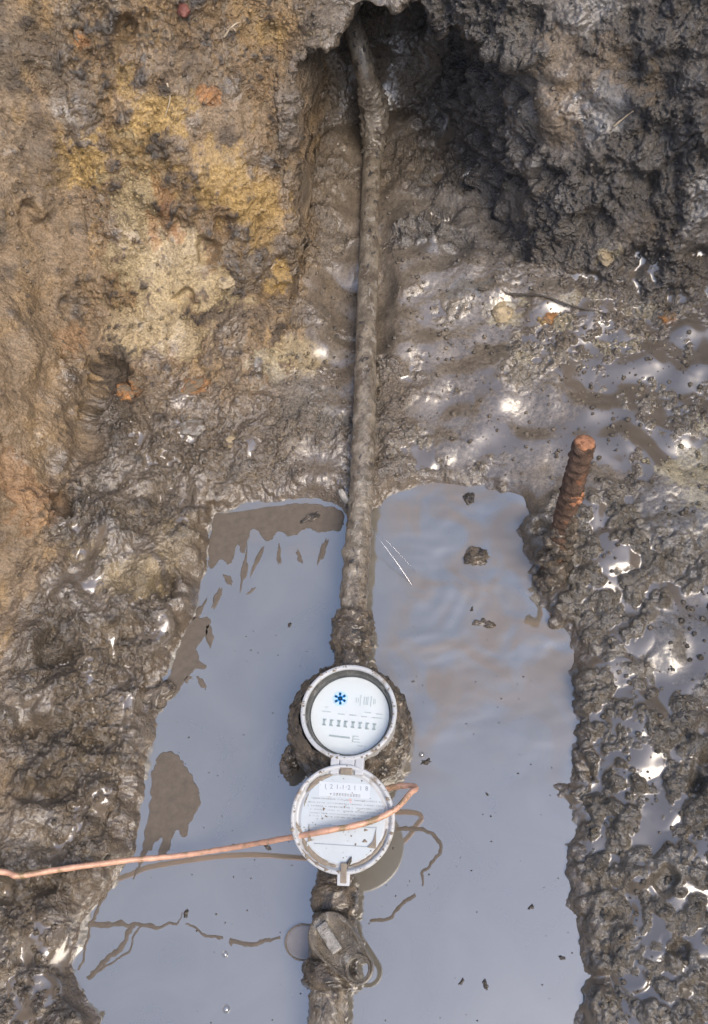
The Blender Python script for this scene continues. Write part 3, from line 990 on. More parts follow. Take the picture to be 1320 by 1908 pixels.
def rock(name, c, r, mat, label, cat, group=None, seed=0.0, scale=(1, 1, 0.7), sub=4, amp=0.5, freq=None, parent=None):
    bm = bmesh.new()
    bmesh.ops.create_icosphere(bm, subdivisions=sub, radius=1.0)
    rz = Matrix.Rotation(seed * 1.7, 3, 'Z')
    v = []
    for q in bm.verts:
        k = mnoise.fractal(q.co * 1.3 + Vector((seed, seed * 2, 3)), 1.0, 2.0, 4)
        k2 = mnoise.noise(q.co * 4.5 + Vector((seed * 3, 1, 1)))
        k3 = mnoise.noise(q.co * 9.0 + Vector((seed, 5, seed)))
        p = q.co * (1 + amp * k + 0.16 * k2 + 0.09 * k3)
        p = rz @ Vector((p.x * scale[0], p.y * scale[1], p.z * scale[2]))
        v.append(Vector(c) + p * r)
    f = [tuple(w.index for w in fc.verts) for fc in bm.faces]
    bm.free()
    o = mesh_obj(name, v, f, mat, parent)
    if label: tag(o, label, cat, group)
    return o


def on_ground(b):
    i = int(np.argmin(((GP - np.array(b, np.float32)) ** 2).sum(1)))
    return Vector(GP[i].tolist()), Vector(GN[i].tolist())


# ------------------------------------------------------------------ service pipe
pipe = empty('service_pipe', (0.010, 0.43, 0.0))
tag(pipe, 'long muddy grey lead pipe running from the dark tunnel to the meter', 'pipe')
path = [(0.0115, 0.395, 0.031), (0.010, 0.43, 0.032), (0.0111, 0.514, 0.032), (0.0114, 0.581, 0.033), (0.008, 0.7076, 0.034), (0.0034, 0.8488, 0.034), (-0.0009, 1.0072, 0.034), (-0.0043, 1.1239, 0.037), (-0.0042, 1.20, 0.043)]
pp = resample(path, 260)
rad = []
for i, q in enumerate(pp):
    t = q.y
    rad.append(0.0147 + 0.0006 * (1 - min(1, max(0, (t - 0.45) / 0.3))))
v_, f_, o_ = tube_data(pp, rad, 40)
vv = []
for p_, dv in zip(v_, o_):
    a = 0.0007 + 0.0024 * max(0, 1 - max(0, (p_.y - 0.55)) / 0.25)
    k = mnoise.fractal(p_ * 85, 1.0, 2.0, 4)
    k = max(k, -0.15) + 0.6 * max(0, mnoise.noise(p_ * 150))
    band = 0
    for yb, s in ((0.478, 0.0022), (0.505, 0.0016), (0.452, 0.0015), (0.57, 0.0012)):
        band += s * math.exp(-((p_.y - yb + 0.006 * mnoise.noise(p_ * 60)) / 0.006) ** 2)
    vv.append(p_ + dv * (a * k + band))
run = mesh_obj('pipe_run', vv, f_, M_PIPE, pipe)
mt_, nt_2, b_2 = M_PIPE, M_PIPE.node_tree, M_PIPE.node_tree.nodes['Principled BSDF']
src = b_2.inputs['Base Color'].links[0].from_socket
geo = nd(nt_2, 'ShaderNodeNewGeometry')
spots = nd(nt_2, 'ShaderNodeTexNoise', Scale=75.0, Detail=5.0, Distortion=0.8)
mp2 = nd(nt_2, 'ShaderNodeMapping')
mp2.inputs['Scale'].default_value = (1.6, 1.1, 1.6)
nt_2.links.new(geo.outputs['Position'], mp2.inputs['Vector'])
nt_2.links.new(mp2.outputs[0], spots.inputs['Vector'])
for lo, hi, colr in ((0.60, 0.66, (0.035, 0.036, 0.042)), (0.345, 0.40, None)):
    m_x = nd(nt_2, 'ShaderNodeMix', data_type='RGBA')
    if colr:
        fac = ramp(nt_2, spots.outputs[0], [(lo, 0.0), (hi, 0.85)])
    else:
        fac = ramp(nt_2, spots.outputs[0], [(lo, 0.75), (hi, 0.0)])
        colr = (0.36, 0.335, 0.30)
    nt_2.links.new(fac, m_x.inputs[0]); nt_2.links.new(src, m_x.inputs[6]); m_x.inputs[7].default_value = (*colr, 1)
    src = m_x.outputs[2]
nt_2.links.new(src, b_2.inputs['Base Color'])
path = [(-0.0043, 1.175, 0.041), (-0.0024, 1.2072, 0.0537), (0.0002, 1.2325, 0.0905), (-0.0060, 1.2312, 0.1367), (-0.0175, 1.2580, 0.1877), (-0.0286, 1.2932, 0.2030), (-0.0415, 1.3292, 0.2190)]
tube('bent_pipe_run', resample(path, 60), 0.0152, M_PIPE, pipe, 32, amp=0.001, freq=70, seed=4)
jp, jr = resample([(-0.0032, 1.1843, 0.0478), (-0.0021, 1.2098, 0.0574), (-0.0011, 1.2199, 0.0721), (0.0002, 1.2325, 0.0905), (-0.0029, 1.2318, 0.1136), (-0.0065, 1.2325, 0.1392)], 50, [0.0152, 0.0190, 0.0212, 0.0222, 0.0205, 0.0158])
tube('wiped_joint', jp, jr, M_PIPE, pipe, 32, amp=0.0035, freq=110, seed=9)
cp, cr_ = resample([(0.0115, 0.352, 0.031), (0.0115, 0.356, 0.031), (0.0113, 0.362, 0.031), (0.0112, 0.376, 0.031), (0.0110, 0.394, 0.031), (0.0108, 0.400, 0.031), (0.0108, 0.402, 0.031)], 40, [0.018, 0.0215, 0.0235, 0.0238, 0.0235, 0.0215, 0.017])
tube('coupling', cp, cr_, M_MUDDY, pipe, 36, amp=0.0035, freq=120, seed=2)

# ------------------------------------------------------------------ water meter
MC = Vector((0.021, 0.264, 0.0))
meter = empty('water_meter', (MC.x, MC.y, -0.02))
tag(meter, 'round mud-caked water meter with white dial and open hinged lid', 'water meter')
BC = (0.015, 0.2655, 0.0)
lathe('body', [(0.058, -0.03), (0.063, -0.01), (0.0655, 0.012), (0.067, 0.030), (0.0665, 0.042), (0.064, 0.053), (0.0605, 0.064), (0.0560, 0.073), (0.0500, 0.082), (0.0480, 0.086)], M_MUDDY, BC, meter, 260, amp=0.0050, freq=95, seed=3, fine=70)
# ports
tube('inlet_neck', resample([(0.0113, 0.318, 0.031), (0.0113, 0.34, 0.031), (0.0113, 0.357, 0.031)], 14), 0.0185, M_MUDDY, meter, 32, amp=0.003, freq=120, seed=6)
tube('outlet_neck', resample([(0.009, 0.215, 0.031), (0.0078, 0.16, 0.030), (0.0085, 0.100, 0.030)], 40), 0.0175, M_MUDDY, meter, 32, amp=0.0026, freq=120, seed=7)
lumps = [(-0.050, 0.222, 0.022, 0.010), (-0.047, 0.232, 0.040, 0.008), (-0.012, 0.318, 0.050, 0.010), (0.001, 0.322, 0.058, 0.008), (0.062, 0.222, 0.040, 0.009), (0.070, 0.245, 0.038, 0.009), (-0.030, 0.300, 0.055, 0.006), (0.055, 0.215, 0.052, 0.008)]
for i, (a, b, c, r) in enumerate(lumps):
    rock('mud_clump', (a, b, c), r, M_MUDDY, None, None, seed=3.1 + i, parent=meter)
# register housing
RC = (MC.x, MC.y, 0.0)
lathe('register_housing', [(0.0500, 0.060), (0.0490, 0.072), (0.0488, 0.084), (0.0494, 0.092), (0.0503, 0.0960), (0.0506, 0.0985), (0.0500, 0.0998), (0.0468, 0.0998), (0.0462, 0.0990), (0.0458, 0.0965)], M_PLASTIC, RC, meter)
lathe('gasket', [(0.0455, 0.0966), (0.0452, 0.0955), (0.0435, 0.0935), (0.0430, 0.0900), (0.0426, 0.0848), (0.0395, 0.0842)], M_GASKET, RC, meter, amp=0.0006, freq=200, seed=5)
lathe('dial', [(0.0416, 0.0835), (0.0416, 0.0850), (0.0414, 0.0852), (0.0410, 0.0852), (0.0005, 0.0852)], M_DIAL, RC, meter, close_top=True)
lathe('dial_glass', [(0.0424, 0.0905), (0.0002, 0.0905)], M_GLASS, RC, meter, close_top=True)


def dial_frame(x, y, z):
    a = math.radians(-3.5)
    return Vector((MC.x + x * math.cos(a) - y * math.sin(a), MC.y + x * math.sin(a) + y * math.cos(a), 0.0856 + z))


PXD = 0.0402 * 2 / 143.0            # dial millimetres per photo pixel
def dp_(px, py): return ((px - 650) * PXD, -(py - 1331) * PXD / 0.95)


ax_, ay_ = dp_(628, 1303)
bm_items = []
hv = [dial_frame(ax_ + 0.0082 * math.cos(t), ay_ + 0.0082 * math.sin(t), -0.0001) for t in [2 * math.pi * k / 40 for k in range(40)]]
halo = mesh_obj('logo_disc', hv, [tuple(range(40))], M_HALO, meter, smooth=False)
star = []
for k in range(6):
    t = math.radians(90 + 8 + 60 * k)
    star.append((ax_ + 0.0034 * math.cos(t), ay_ + 0.0034 * math.sin(t), 0.0058, 0.0021, t))
    star.append((ax_ + 0.0052 * math.cos(t), ay_ + 0.0052 * math.sin(t), 0.0026, 0.0027, t))
star.append((ax_, ay_, 0.0044, 0.0044, 0.4))
boxes('logo_star', star, M_BLUE, dial_frame, halo)
it = []
for (px, w_, h_) in ((659, 1.7, 9), (663, 1.2, 8), (667, 1.4, 22), (674, 1.6, 16), (678, 1.6, 15), (681, 1.3, 16), (687, 1.8, 20), (692, 1.5, 11), (695, 1.2, 9)):
    a_, b_ = dp_(px, 1303)
    it.append((a_, b_, w_ * PXD, h_ * PXD))
boxes('brand_print', it, M_FAINT, dial_frame, meter)
it = []
for k, px in enumerate((604, 617.5, 631, 644.5, 658, 671.5, 685, 698)):
    a_, b_ = dp_(px, 1348)
    it.append((a_, b_, 6.6 * PXD, 13 * PXD))
for it_ in it:
    boxes('counter_digit', [(it_[0], it_[1] + 0.0028, it_[2], 0.0015), (it_[0] + random.uniform(-1, 1) * 0.0008, it_[1], it_[2] * 0.6, 0.0052), (it_[0], it_[1] - 0.0028, it_[2], 0.0015)], M_INK, dial_frame, meter)
it = []
for (px, py, w_, h_) in ((606, 1329, 18, 2.2), (605, 1321, 8, 2), (635, 1331, 14, 2.2), (657, 1331, 14, 2.2), (684, 1324, 14, 2.2), (706, 1325, 14, 2), (678, 1332, 12, 2.2), (702, 1332, 20, 2.2)):
    a_, b_ = dp_(px, py)
    n_ = int(w_ / 2.2)
    for j in range(n_):
        it.append((a_ + (j - n_ / 2) * 2.2 * PXD, b_, random.uniform(1.0, 1.9) * PXD, h_ * PXD * random.uniform(0.7, 1)))
boxes('small_print', it, M_FAINT, dial_frame, meter)
it = []
for j in range(18):
    a_, b_ = dp_(617 + j * 2.2, 1371 + j * 0.05)
    it.append((a_, b_, 1.7 * PXD, random.uniform(2.4, 3.6) * PXD))
boxes('maker_print', it, M_INK, dial_frame, meter)
it = []
for (px, py, w_, h_) in ((666, 1368, 11, 1.6), (661, 1373, 1.8, 11), (668, 1373, 11, 1.4), (668, 1378, 14, 1.4), (676, 1384, 10, 1.4), (685, 1384, 1.8, 1.8)):
    a_, b_ = dp_(px, py)
    it.append((a_, b_, w_ * PXD, h_ * PXD))
boxes('emblem_print', it, M_FAINT, dial_frame, meter)

# hinge between housing and lid
box('hinge_bracket', (MC.x - 0.0105, 0.2095, 0.0945), (0.009, 0.020, 0.010), M_PLASTIC, meter, bevel=0.0015)
box('hinge_bracket', (MC.x + 0.0145, 0.2095, 0.0945), (0.009, 0.020, 0.010), M_PLASTIC, meter, bevel=0.0015)
box('hinge_knuckle', (MC.x + 0.002, 0.2115, 0.0950), (0.0155, 0.013, 0.0085), M_PLASTIC, meter, bevel=0.002)
# lid: tilts down towards the viewer
LC = Vector((0.0205, 0.159, 0.0855))
LROT = (Matrix.Rotation(math.radians(13), 3, 'X') @ Matrix.Rotation(math.radians(3), 3, 'Y'))


def lid_frame(x, y, z):
    return LC + LROT @ Vector((x, y, z))


lid = lathe('lid', [(0.046, -0.0065), (0.0505, -0.005), (0.0520, -0.001), (0.0522, 0.003), (0.0512, 0.0045), (0.0490, 0.0045), (0.0476, 0.0030), (0.0470, -0.0005), (0.0440, -0.0012), (0.0432, 0.0004), (0.0420, 0.0008)], M_PLASTIC, LC, meter, 120, rot=LROT, close_bottom=True)
lathe('lid_plate', [(0.0421, -0.001), (0.0420, 0.0009), (0.0418, 0.0011), (0.0414, 0.0011), (0.0004, 0.0011)], M_PLATE, LC, lid, 96, rot=LROT, close_top=True)
box('latch_tab', lid_frame(0.0030, -0.0555, 0.001), (0.0125, 0.0125, 0.007), M_PLASTIC, lid, rot=LROT, bevel=0.0012)
box('latch_slot', lid_frame(0.0030, -0.0500, 0.0042), (0.0060, 0.0185, 0.0022), M_SMEAR, lid, rot=LROT, bevel=0.0006)
box('hinge_gap', lid_frame(0.0020, 0.0455, 0.0030), (0.0120, 0.0070, 0.0040), M_SMEAR, lid, rot=LROT, bevel=0.0008)
PXL = 0.0522 * 2 / 187.0
def lp_(px, py): return ((px - 639) * PXL, -(py - 1520) * PXL)


def lid_frame2(x, y, z):
    return lid_frame(x, y, 0.0013 + z)


# printed label with number row
a_, b_ = lp_(640, 1471)
boxes('label', [(a_, b_, 92 * PXL, 25 * PXL, math.radians(-1.5))], M_LABEL, lid_frame2, lid, h=0.0002)
lab = [o for o in lid.children if o.name.startswith('label')][0]
a_, b_ = lp_(643, 1466)
for j, ch in enumerate('12112118'):
    text_mesh('digit', ch, 0.0062, M_INK2, lid_frame2, lab, a_ + (j - 3.5) * 10.6 * PXL, b_ - j * 0.00012, h=0.0005)
a_, b_ = lp_(645, 1479)
it = [(a_ + (j - 4.5) * 5.0 * PXL, b_ - j * 0.00008 + 0.0010 * k, 3.3 * PXL, 1.0 * PXL) for j in range(10) for k in (-1, 0, 1)]
it += [(a_ + (j - 4.7) * 5.0 * PXL, b_ - j * 0.00008, 1.0 * PXL, 5.2 * PXL) for j in range(10)]
boxes('code_print', it, M_INK3, lid_frame2, lab, h=0.0005)
it = []
for row, (py, x0, x1) in enumerate(((1488, 582, 708), (1495, 576, 712), (1501, 576, 708), (1507, 578, 708), (1513, 580, 700), (1518, 580, 676))):
    px = x0
    while px < x1:
        w_ = random.choice((1.2, 1.6, 2.0, 2.4))
        if random.random() > 0.16:
            a_, b_ = lp_(px, py + (px - 640) * 0.02)
            it.append((a_, b_, w_ * PXL, random.uniform(1.3, 2.6) * PXL))
        px += w_ + random.uniform(0.7, 1.4)
boxes('small_print', it, M_INK3, lid_frame2, lid, h=0.0002)
boxes('warning_mark', [(lp_(651, 1487)[0], lp_(651, 1487)[1], 0.0025, 0.0012, 0.2), (lp_(652, 1491)[0], lp_(652, 1491)[1], 0.0014, 0.0016, 0.7)], simple_mat('faded_red_print', (0.70, 0.42, 0.38), rough=0.6, bump=0), lid_frame2, lid, h=0.0003)
# raised frame in the lower half of the lid
for (p0, p1, w_) in (((580, 1534), (700, 1534), 2.0), ((580, 1534), (578, 1568), 2.0), ((700, 1534), (698, 1568), 2.0), ((590, 1564), (690, 1566), 1.2)):
    (ax0, ay0), (ax1, ay1) = lp_(*p0), lp_(*p1)
    L_ = math.hypot(ax1 - ax0, ay1 - ay0)
    boxes('frame_rib', [((ax0 + ax1) / 2, (ay0 + ay1) / 2, L_, w_ * PXL, math.atan2(ay1 - ay0, ax1 - ax0))], M_PLATE, lid_frame2, lid, h=0.0012)


def smear_arc(a0, a1, r0, r1, z, parent, n=24, w=0.002):
    v, f = [], []
    for k in range(n + 1):
        t = math.radians(a0 + (a1 - a0) * k / n)
        r = r0 + (r1 - r0) * k / n
        ww = w * (0.25 + 1.1 * math.sin(math.pi * k / n)) * (0.75 + 0.7 * mnoise.noise(Vector((k * 0.37, a0, 0))))
        v += [lid_frame((r - ww) * math.cos(t), (r - ww) * math.sin(t), z), lid_frame(r * math.cos(t), r * math.sin(t), z + 0.0009), lid_frame((r + ww) * math.cos(t), (r + ww) * math.sin(t), z)]
    for k in range(n):
        b = k * 3
        f += [(b, b + 3, b + 4, b + 1), (b + 1, b + 4, b + 5, b + 2)]
    mesh_obj('mud_smear', v, f, M_SMEAR, parent)


smear_arc(106, 148, 0.0435, 0.0445, 0.0010, lid, w=0.0026)
smear_arc(148, 166, 0.0415, 0.0405, 0.0010, lid, w=0.0008)
smear_arc(203, 264, 0.0440, 0.0446, 0.0008, lid, w=0.0031)
smear_arc(212, 258, 0.0492, 0.0490, 0.0040, lid, w=0.0011)
smear_arc(276, 350, 0.0446, 0.0446, 0.0006, lid, w=0.0020)
smear_arc(186, 203, 0.0470, 0.0420, 0.0005, lid, w=0.0016)
def smear_tri(pts, name='mud_smear'):
    v = [lid_frame2(*lp_(*p), 0.0013) for p in pts]
    mesh_obj(name, v, [tuple(range(len(v)))], M_SMEAR, lid, smooth=False)
smear_tri([(576, 1562), (578, 1560), (579, 1530), (584, 1556), (588, 1558)])
smear_tri([(699, 1537), (700, 1568), (684, 1566), (694, 1556), (697, 1545)])
bk, _ = None, None
rock('bark_flake', lid_frame(*lp_(652, 1594), 0.0035), 0.0042, M_BARK, 'small dark bark flake lying on the lower rim of the open lid', 'bark flake', seed=8, scale=(1.5, 0.5, 0.4), sub=2)

def spatter(name, frames, mat, parent, n, seed):
    rr = random.Random(seed)
    v, f = [], []
    for _ in range(n):
        o_, u_, w_, nn = frames(rr)
        r = 0.0003 + 0.0013 * rr.random() ** 3
        k0 = len(v)
        m_ = 9
        ex = rr.uniform(0.6, 1.7)
        for ring, h in ((1.0, -0.0002), (0.72, 0.28 * r)):
            for k in range(m_):
                t = 2 * math.pi * k / m_
                j = 1 + 0.35 * math.sin(3 * t + rr.random() * 0.3 + k0)
                v.append(o_ + u_ * (math.cos(t) * r * ring * j * ex) + w_ * (math.sin(t) * r * ring * j) + nn * h)
        for k in range(m_):
            f.append((k0 + k, k0 + (k + 1) % m_, k0 + m_ + (k + 1) % m_, k0 + m_ + k))
        f.append(tuple(range(k0 + m_, k0 + 2 * m_)))
    o = mesh_obj(name, v, f, mat, parent)
    tag(o, kind='stuff')


def ring_frame(rr):
    t = rr.random() * 2 * math.pi
    r = rr.uniform(0.0466, 0.0502)
    return Vector((MC.x + r * math.cos(t), MC.y + r * math.sin(t), 0.0999)), Vector((1, 0, 0)), Vector((0, 1, 0)), Vector((0, 0, 1))


def lid_rim_frame(rr):
    t = rr.random() * 2 * math.pi
    r = rr.uniform(0.0486, 0.0512)
    return lid_frame(r * math.cos(t), r * math.sin(t), 0.0046), LROT @ Vector((1, 0, 0)), LROT @ Vector((0, 1, 0)), LROT @ Vector((0, 0, 1))


def lid_face_frame(rr):
    t = rr.random() * 2 * math.pi
    r = 0.041 * math.sqrt(rr.random())
    return lid_frame(r * math.cos(t), r * math.sin(t), 0.0017), LROT @ Vector((1, 0, 0)), LROT @ Vector((0, 1, 0)), LROT @ Vector((0, 0, 1))


spatter('mud_spatter', ring_frame, M_SMEAR, meter, 70, 1)
spatter('mud_spatter', lid_rim_frame, M_SMEAR, lid, 80, 2)
spatter('mud_spatter', lid_face_frame, M_SMEAR, lid, 60, 3)

# ------------------------------------------------------------------ shut-off valve and outlet pipe
valve = empty('shutoff_valve', (0.014, 0.045, 0.0))
tag(valve, 'muddy shut-off valve with lock wing and hole below the meter', 'valve')
np_, nr_ = resample([(0.0095, 0.103, 0.03), (0.0095, 0.100, 0.03), (0.010, 0.096, 0.03), (0.0115, 0.083, 0.03), (0.012, 0.079, 0.03), (0.012, 0.076, 0.03)], 26, [0.0185, 0.0225, 0.0232, 0.0232, 0.022, 0.018])
tube('inlet_nut', np_, nr_, M_MUDDY, valve, 30, amp=0.0022, freq=130, seed=1)
bp_, br_ = resample([(0.0105, 0.080, 0.029), (0.012, 0.066, 0.030), (0.013, 0.050, 0.032), (0.0125, 0.036, 0.030), (0.011, 0.024, 0.029)], 30, [0.0185, 0.0220, 0.0245, 0.0235, 0.0205])
tube('body', bp_, br_, M_MUDDY, valve, 32, amp=0.0022, freq=110, seed=12)
np_, nr_ = resample([(0.0105, 0.036, 0.028), (0.0105, 0.033, 0.028), (0.0105, 0.029, 0.028), (0.0108, 0.016, 0.028), (0.0108, 0.011, 0.028), (0.0108, 0.008, 0.028)], 26, [0.0195, 0.0245, 0.0262, 0.0262, 0.0245, 0.0185])
tube('outlet_nut', np_, nr_, M_MUDDY, valve, 30, amp=0.0030, freq=120, seed=15)
tube('outlet_pipe', resample([(0.0105, 0.012, 0.028), (0.0105, -0.05, 0.027), (0.012, -0.16, 0.026), (0.013, -0.30, 0.025)], 70), 0.0182, M_PIPE, valve, 30, amp=0.0022, freq=90, seed=18)
lathe('stem', [(0.0165, 0.03), (0.0165, 0.055), (0.013, 0.0600)], M_MUDDY, (0.0135, 0.054, 0.0), valve, 40, amp=0.001, freq=150, close_top=True)


def handle_plate(A, B, ra, rb, z0, z1, hole_c, hole_r, mat, parent):
    """eye-shaped wing between A (radius ra) and B (radius rb) with a raised border and a round hole"""
    A, B, H = Vector(A), Vector(B), Vector(hole_c)
    n = 72
    outer = []
    d = (B - A)
    L_ = d.length
    d.normalize()
    for k in range(n):
        th = 2 * math.pi * k / n
        u = Vector((math.cos(th), math.sin(th)))
        # farthest exit of the ray from H through the hull of two circles (sampled)
        best = 0
        for j in range(25):
            s = j / 24
            c = A + (B - A) * s
            r = ra * (1 - s) + rb * s
            oc = H - c
            bq = oc.dot(u)
            disc = bq * bq - (oc.dot(oc) - r * r)
            if disc > 0:
                best = max(best, -bq + math.sqrt(disc))
        outer.append(H + u * best)
    loops = []
    mid = (A + B) / 2
    def ins(p, s):
        return H + (p - H) * s
    def lp(pts, z): loops.append([Vector((p.x, p.y, z + 0.0007 * mnoise.noise(Vector((p.x * 160, p.y * 160, z * 100))))) for p in pts])
    hole = [H + Vector((math.cos(2 * math.pi * k / n), math.sin(2 * math.pi * k / n))) * hole_r for k in range(n)]
    rim = [H + Vector((math.cos(2 * math.pi * k / n), math.sin(2 * math.pi * k / n))) * (hole_r * 1.32) for k in range(n)]
    lp(hole, z0)
    lp([ins(p, 0.97) for p in outer], z0)
    lp(outer, z0 + 0.002)
    lp(outer, z1 - 0.001)
    lp([ins(p, 0.965) for p in outer], z1)
    lp([ins(p, 0.86) for p in outer], z1 - 0.0004)
    def inner(s, z):
        pts = []
        for p, q in zip(outer, rim):
            w = H + (p - H) * s
            pts.append(w if (w - H).length > (q - H).length * 1.02 else q)
        lp(pts, z)
    inner(0.80, z1 - 0.0038)
    inner(0.45, z1 - 0.0042)
    lp(rim, z1 - 0.0012)
    lp([H + (p - H) * 1.08 for p in hole], z1 - 0.0006)
    lp(hole, z1 - 0.0016)
    v, f = [], []
    for l in loops: v += l
    m2 = len(loops)
    for i in range(m2):
        i2 = (i + 1) % m2
        for k in range(n):
            k2 = (k + 1) % n
            f.append((i * n + k, i2 * n + k, i2 * n + k2, i * n + k2))
    return mesh_obj('lock_wing', v, f, mat, parent)


M_WING = simple_mat('muddy_brass_wing', (0.165, 0.138, 0.105), rough=0.4, var=0.5, scale=120, bump=1.0, bump_dist=0.003, dirt=(0.34, 0.32, 0.285), dirt_lo=0.57, dirt_hi=0.63, coat=0.6)
handle_plate((0.0125, 0.0545), (0.0400, 0.0295), 0.0215, 0.0155, 0.0490, 0.0655, (0.0412, 0.0278), 0.0096, M_WING, valve)
box('stem_key', (0.0125, 0.0520, 0.0655), (0.0115, 0.0290, 0.0110), simple_mat('pale_wet_metal', (0.34, 0.32, 0.29), rough=0.3, var=0.3, scale=130, bump=0.8, bump_dist=0.002, dirt=(0.16, 0.13, 0.10), dirt_lo=0.48, dirt_hi=0.55, coat=0.5), valve, rot=Matrix.Rotation(math.radians(38), 3, 'Z'), bevel=0.002)
# rounded side tab just clearing the water
tv, tf = [], []
nt_ = 28
for zz, s in ((-0.006, 1.0), (0.0032, 1.0), (0.0042, 0.95), (0.0040, 0.80), (0.0039, 0.3)):
    for k in range(nt_):
        th = math.pi / 2 + math.pi * k / (nt_ - 1)
        tv.append(Vector((-0.0225 + 0.0185 * math.cos(th) * s, 0.0505 + 0.0168 * math.sin(th) * s, zz)))
    tv += [Vector((0.006, 0.0505 - 0.0168 * s, zz)), Vector((0.006, 0.0505 + 0.0168 * s, zz))]
m3 = nt_ + 2
for i in range(4):
    for k in range(m3):
        k2 = (k + 1) % m3
        tf.append((i * m3 + k, i * m3 + k2, (i + 1) * m3 + k2, (i + 1) * m3 + k))
tf.append(tuple(range(4 * m3, 5 * m3)))
M_TAB = simple_mat('wet_tab', (0.30, 0.27, 0.255), rough=0.06, var=0.15, scale=50, bump=0.0, ior=1.9)
tab = mesh_obj('side_tab', tv, tf, M_TAB, valve)
tube('tab_rim', resample([(0.0, 0.0668, 0.0042)] + [(-0.0225 + 0.0182 * math.cos(math.pi / 2 + math.pi * k / 12), 0.0505 + 0.0165 * math.sin(math.pi / 2 + math.pi * k / 12), 0.0042) for k in range(13)] + [(0.0, 0.0342, 0.0042)], 60), 0.0008, M_SMEAR, tab, 7, amp=0.0006, freq=200)
for i, (a, b, c, r) in enumerate([(-0.008, 0.086, 0.026, 0.006), (-0.010, 0.016, 0.020, 0.007), (-0.012, 0.027, 0.024, 0.006), (0.026, 0.012, 0.036, 0.006)]):
    rock('mud_clump', (a, b, c), r, M_MUDDY, None, None, seed=5.3 + i, parent=valve)

# ------------------------------------------------------------------ copper wire
wp = resample([(-0.50, 0.095, 0.115), (-0.42, 0.094, 0.094), (-0.3260, 0.0935, 0.082), (-0.3040, 0.0912, 0.080), (-0.2713, 0.1006, 0.0640), (-0.2299, 0.1117, 0.0420), (-0.2065, 0.1179, 0.0280), (-0.1635, 0.1250, 0.0180), (-0.1229, 0.1320, 0.0200), (-0.0855, 0.1369, 0.0340), (-0.0308, 0.1410, 0.0740), (0.002, 0.144, 0.0955), (0.044, 0.154, 0.0955), (0.072, 0.168, 0.0930), (0.087, 0.186, 0.0865), (0.0925, 0.192, 0.080), (0.088, 0.196, 0.074), (0.072, 0.196, 0.068), (0.050, 0.192, 0.060)], 200)
wire = tube('copper_wire', wp, 0.0029, M_COPPER, None, 14, amp=0.0006, freq=90, hard=False)
tag(wire, 'salmon copper wire stretching from the left bank across the meter lid', 'wire')

# ------------------------------------------------------------------ rusty stake
stake = empty('rusty_stake', (0.244, 0.468, 0.0))
tag(stake, 'rusty orange iron stake leaning out of the mud on the right shore', 'stake')
s0, s1 = Vector((0.2405, 0.459, -0.02)), Vector((0.2625, 0.5165, 0.222))
n_ = 110
sp = [s0 + (s1 - s0) * (k / (n_ - 1)) for k in range(n_)]
sr = [0.0110 + 0.0011 * (1 if (k % 5) < 2 else 0) for k in range(n_)]
sr[-1] = 0.0088; sr[-2] = 0.0105
tube('shaft', sp, sr, M_RUST, stake, 36, amp=0.0019, freq=190, seed=2)
dv = (s1 - s0).normalized()
tube('cut_end', [s1 - dv * 0.004, s1 + dv * 0.0004, s1 + dv * 0.0016], [0.0108, 0.0100, 0.006], M_RUSTEND, stake, 26, amp=0.0008, freq=220)
rock('rust_scab', s0 + (s1 - s0) * 0.69 + Vector((0.004, -0.003, 0)), 0.0095, M_RUSTEND, None, None, seed=2.9, parent=stake, scale=(1, 1, 0.8))
for i, (f0, off, r) in enumerate([(0.50, (0.006, -0.003, 0), 0.0105), (0.42, (0.009, -0.002, 0), 0.011), (0.30, (0.008, 0.0, 0), 0.012), (0.20, (0.006, -0.006, 0), 0.015), (0.12, (0.0, -0.008, 0), 0.016), (0.45, (-0.004, -0.003, 0), 0.009), (0.37, (-0.006, 0.0, 0), 0.011), (0.27, (-0.008, -0.003, 0), 0.012), (0.55, (0.004, -0.004, 0), 0.008), (0.34, (0.0, -0.006, 0), 0.012)]):
    rock('mud_clump', s0 + (s1 - s0) * f0 + Vector(off), r, M_MUDDY, None, None, seed=1.9 * i + 0.4, parent=stake, scale=(1, 1, 1.1))

# ------------------------------------------------------------------ water jet from the pinhole leak
jet = empty('water_jet', (0.077, 0.454, 0.0))
tag(jet, 'thin clear jet of water spraying from the leaking pipe into the pool', 'water jet')
tube('stream', resample([(0.024, 0.516, 0.036), (0.040, 0.498, 0.028), (0.060, 0.475, 0.014), (0.078, 0.453, -0.002)], 30), [0.0007 + 0.0009 * k / 29 for k in range(30)], M_JET, jet, 8, amp=0.0003, freq=250)
tube('side_spray', resample([(0.024, 0.517, 0.037), (0.045, 0.500, 0.030), (0.066, 0.484, 0.015), (0.083, 0.470, -0.002)], 24), 0.0004, M_JET, jet, 6, amp=0.0002, freq=250)

# ------------------------------------------------------------------ loose lumps, stones, roots
def lump(name, base, r, mat, label, cat, seed, scale=(1.2, 0.9, 0.7), lift=0.25, group=None, amp=0.45):
    g, nn = on_ground(base)
    return rock(name, g + nn * (r * (lift - 0.22)), r, mat, label, cat, group, seed=seed, scale=scale, amp=amp)


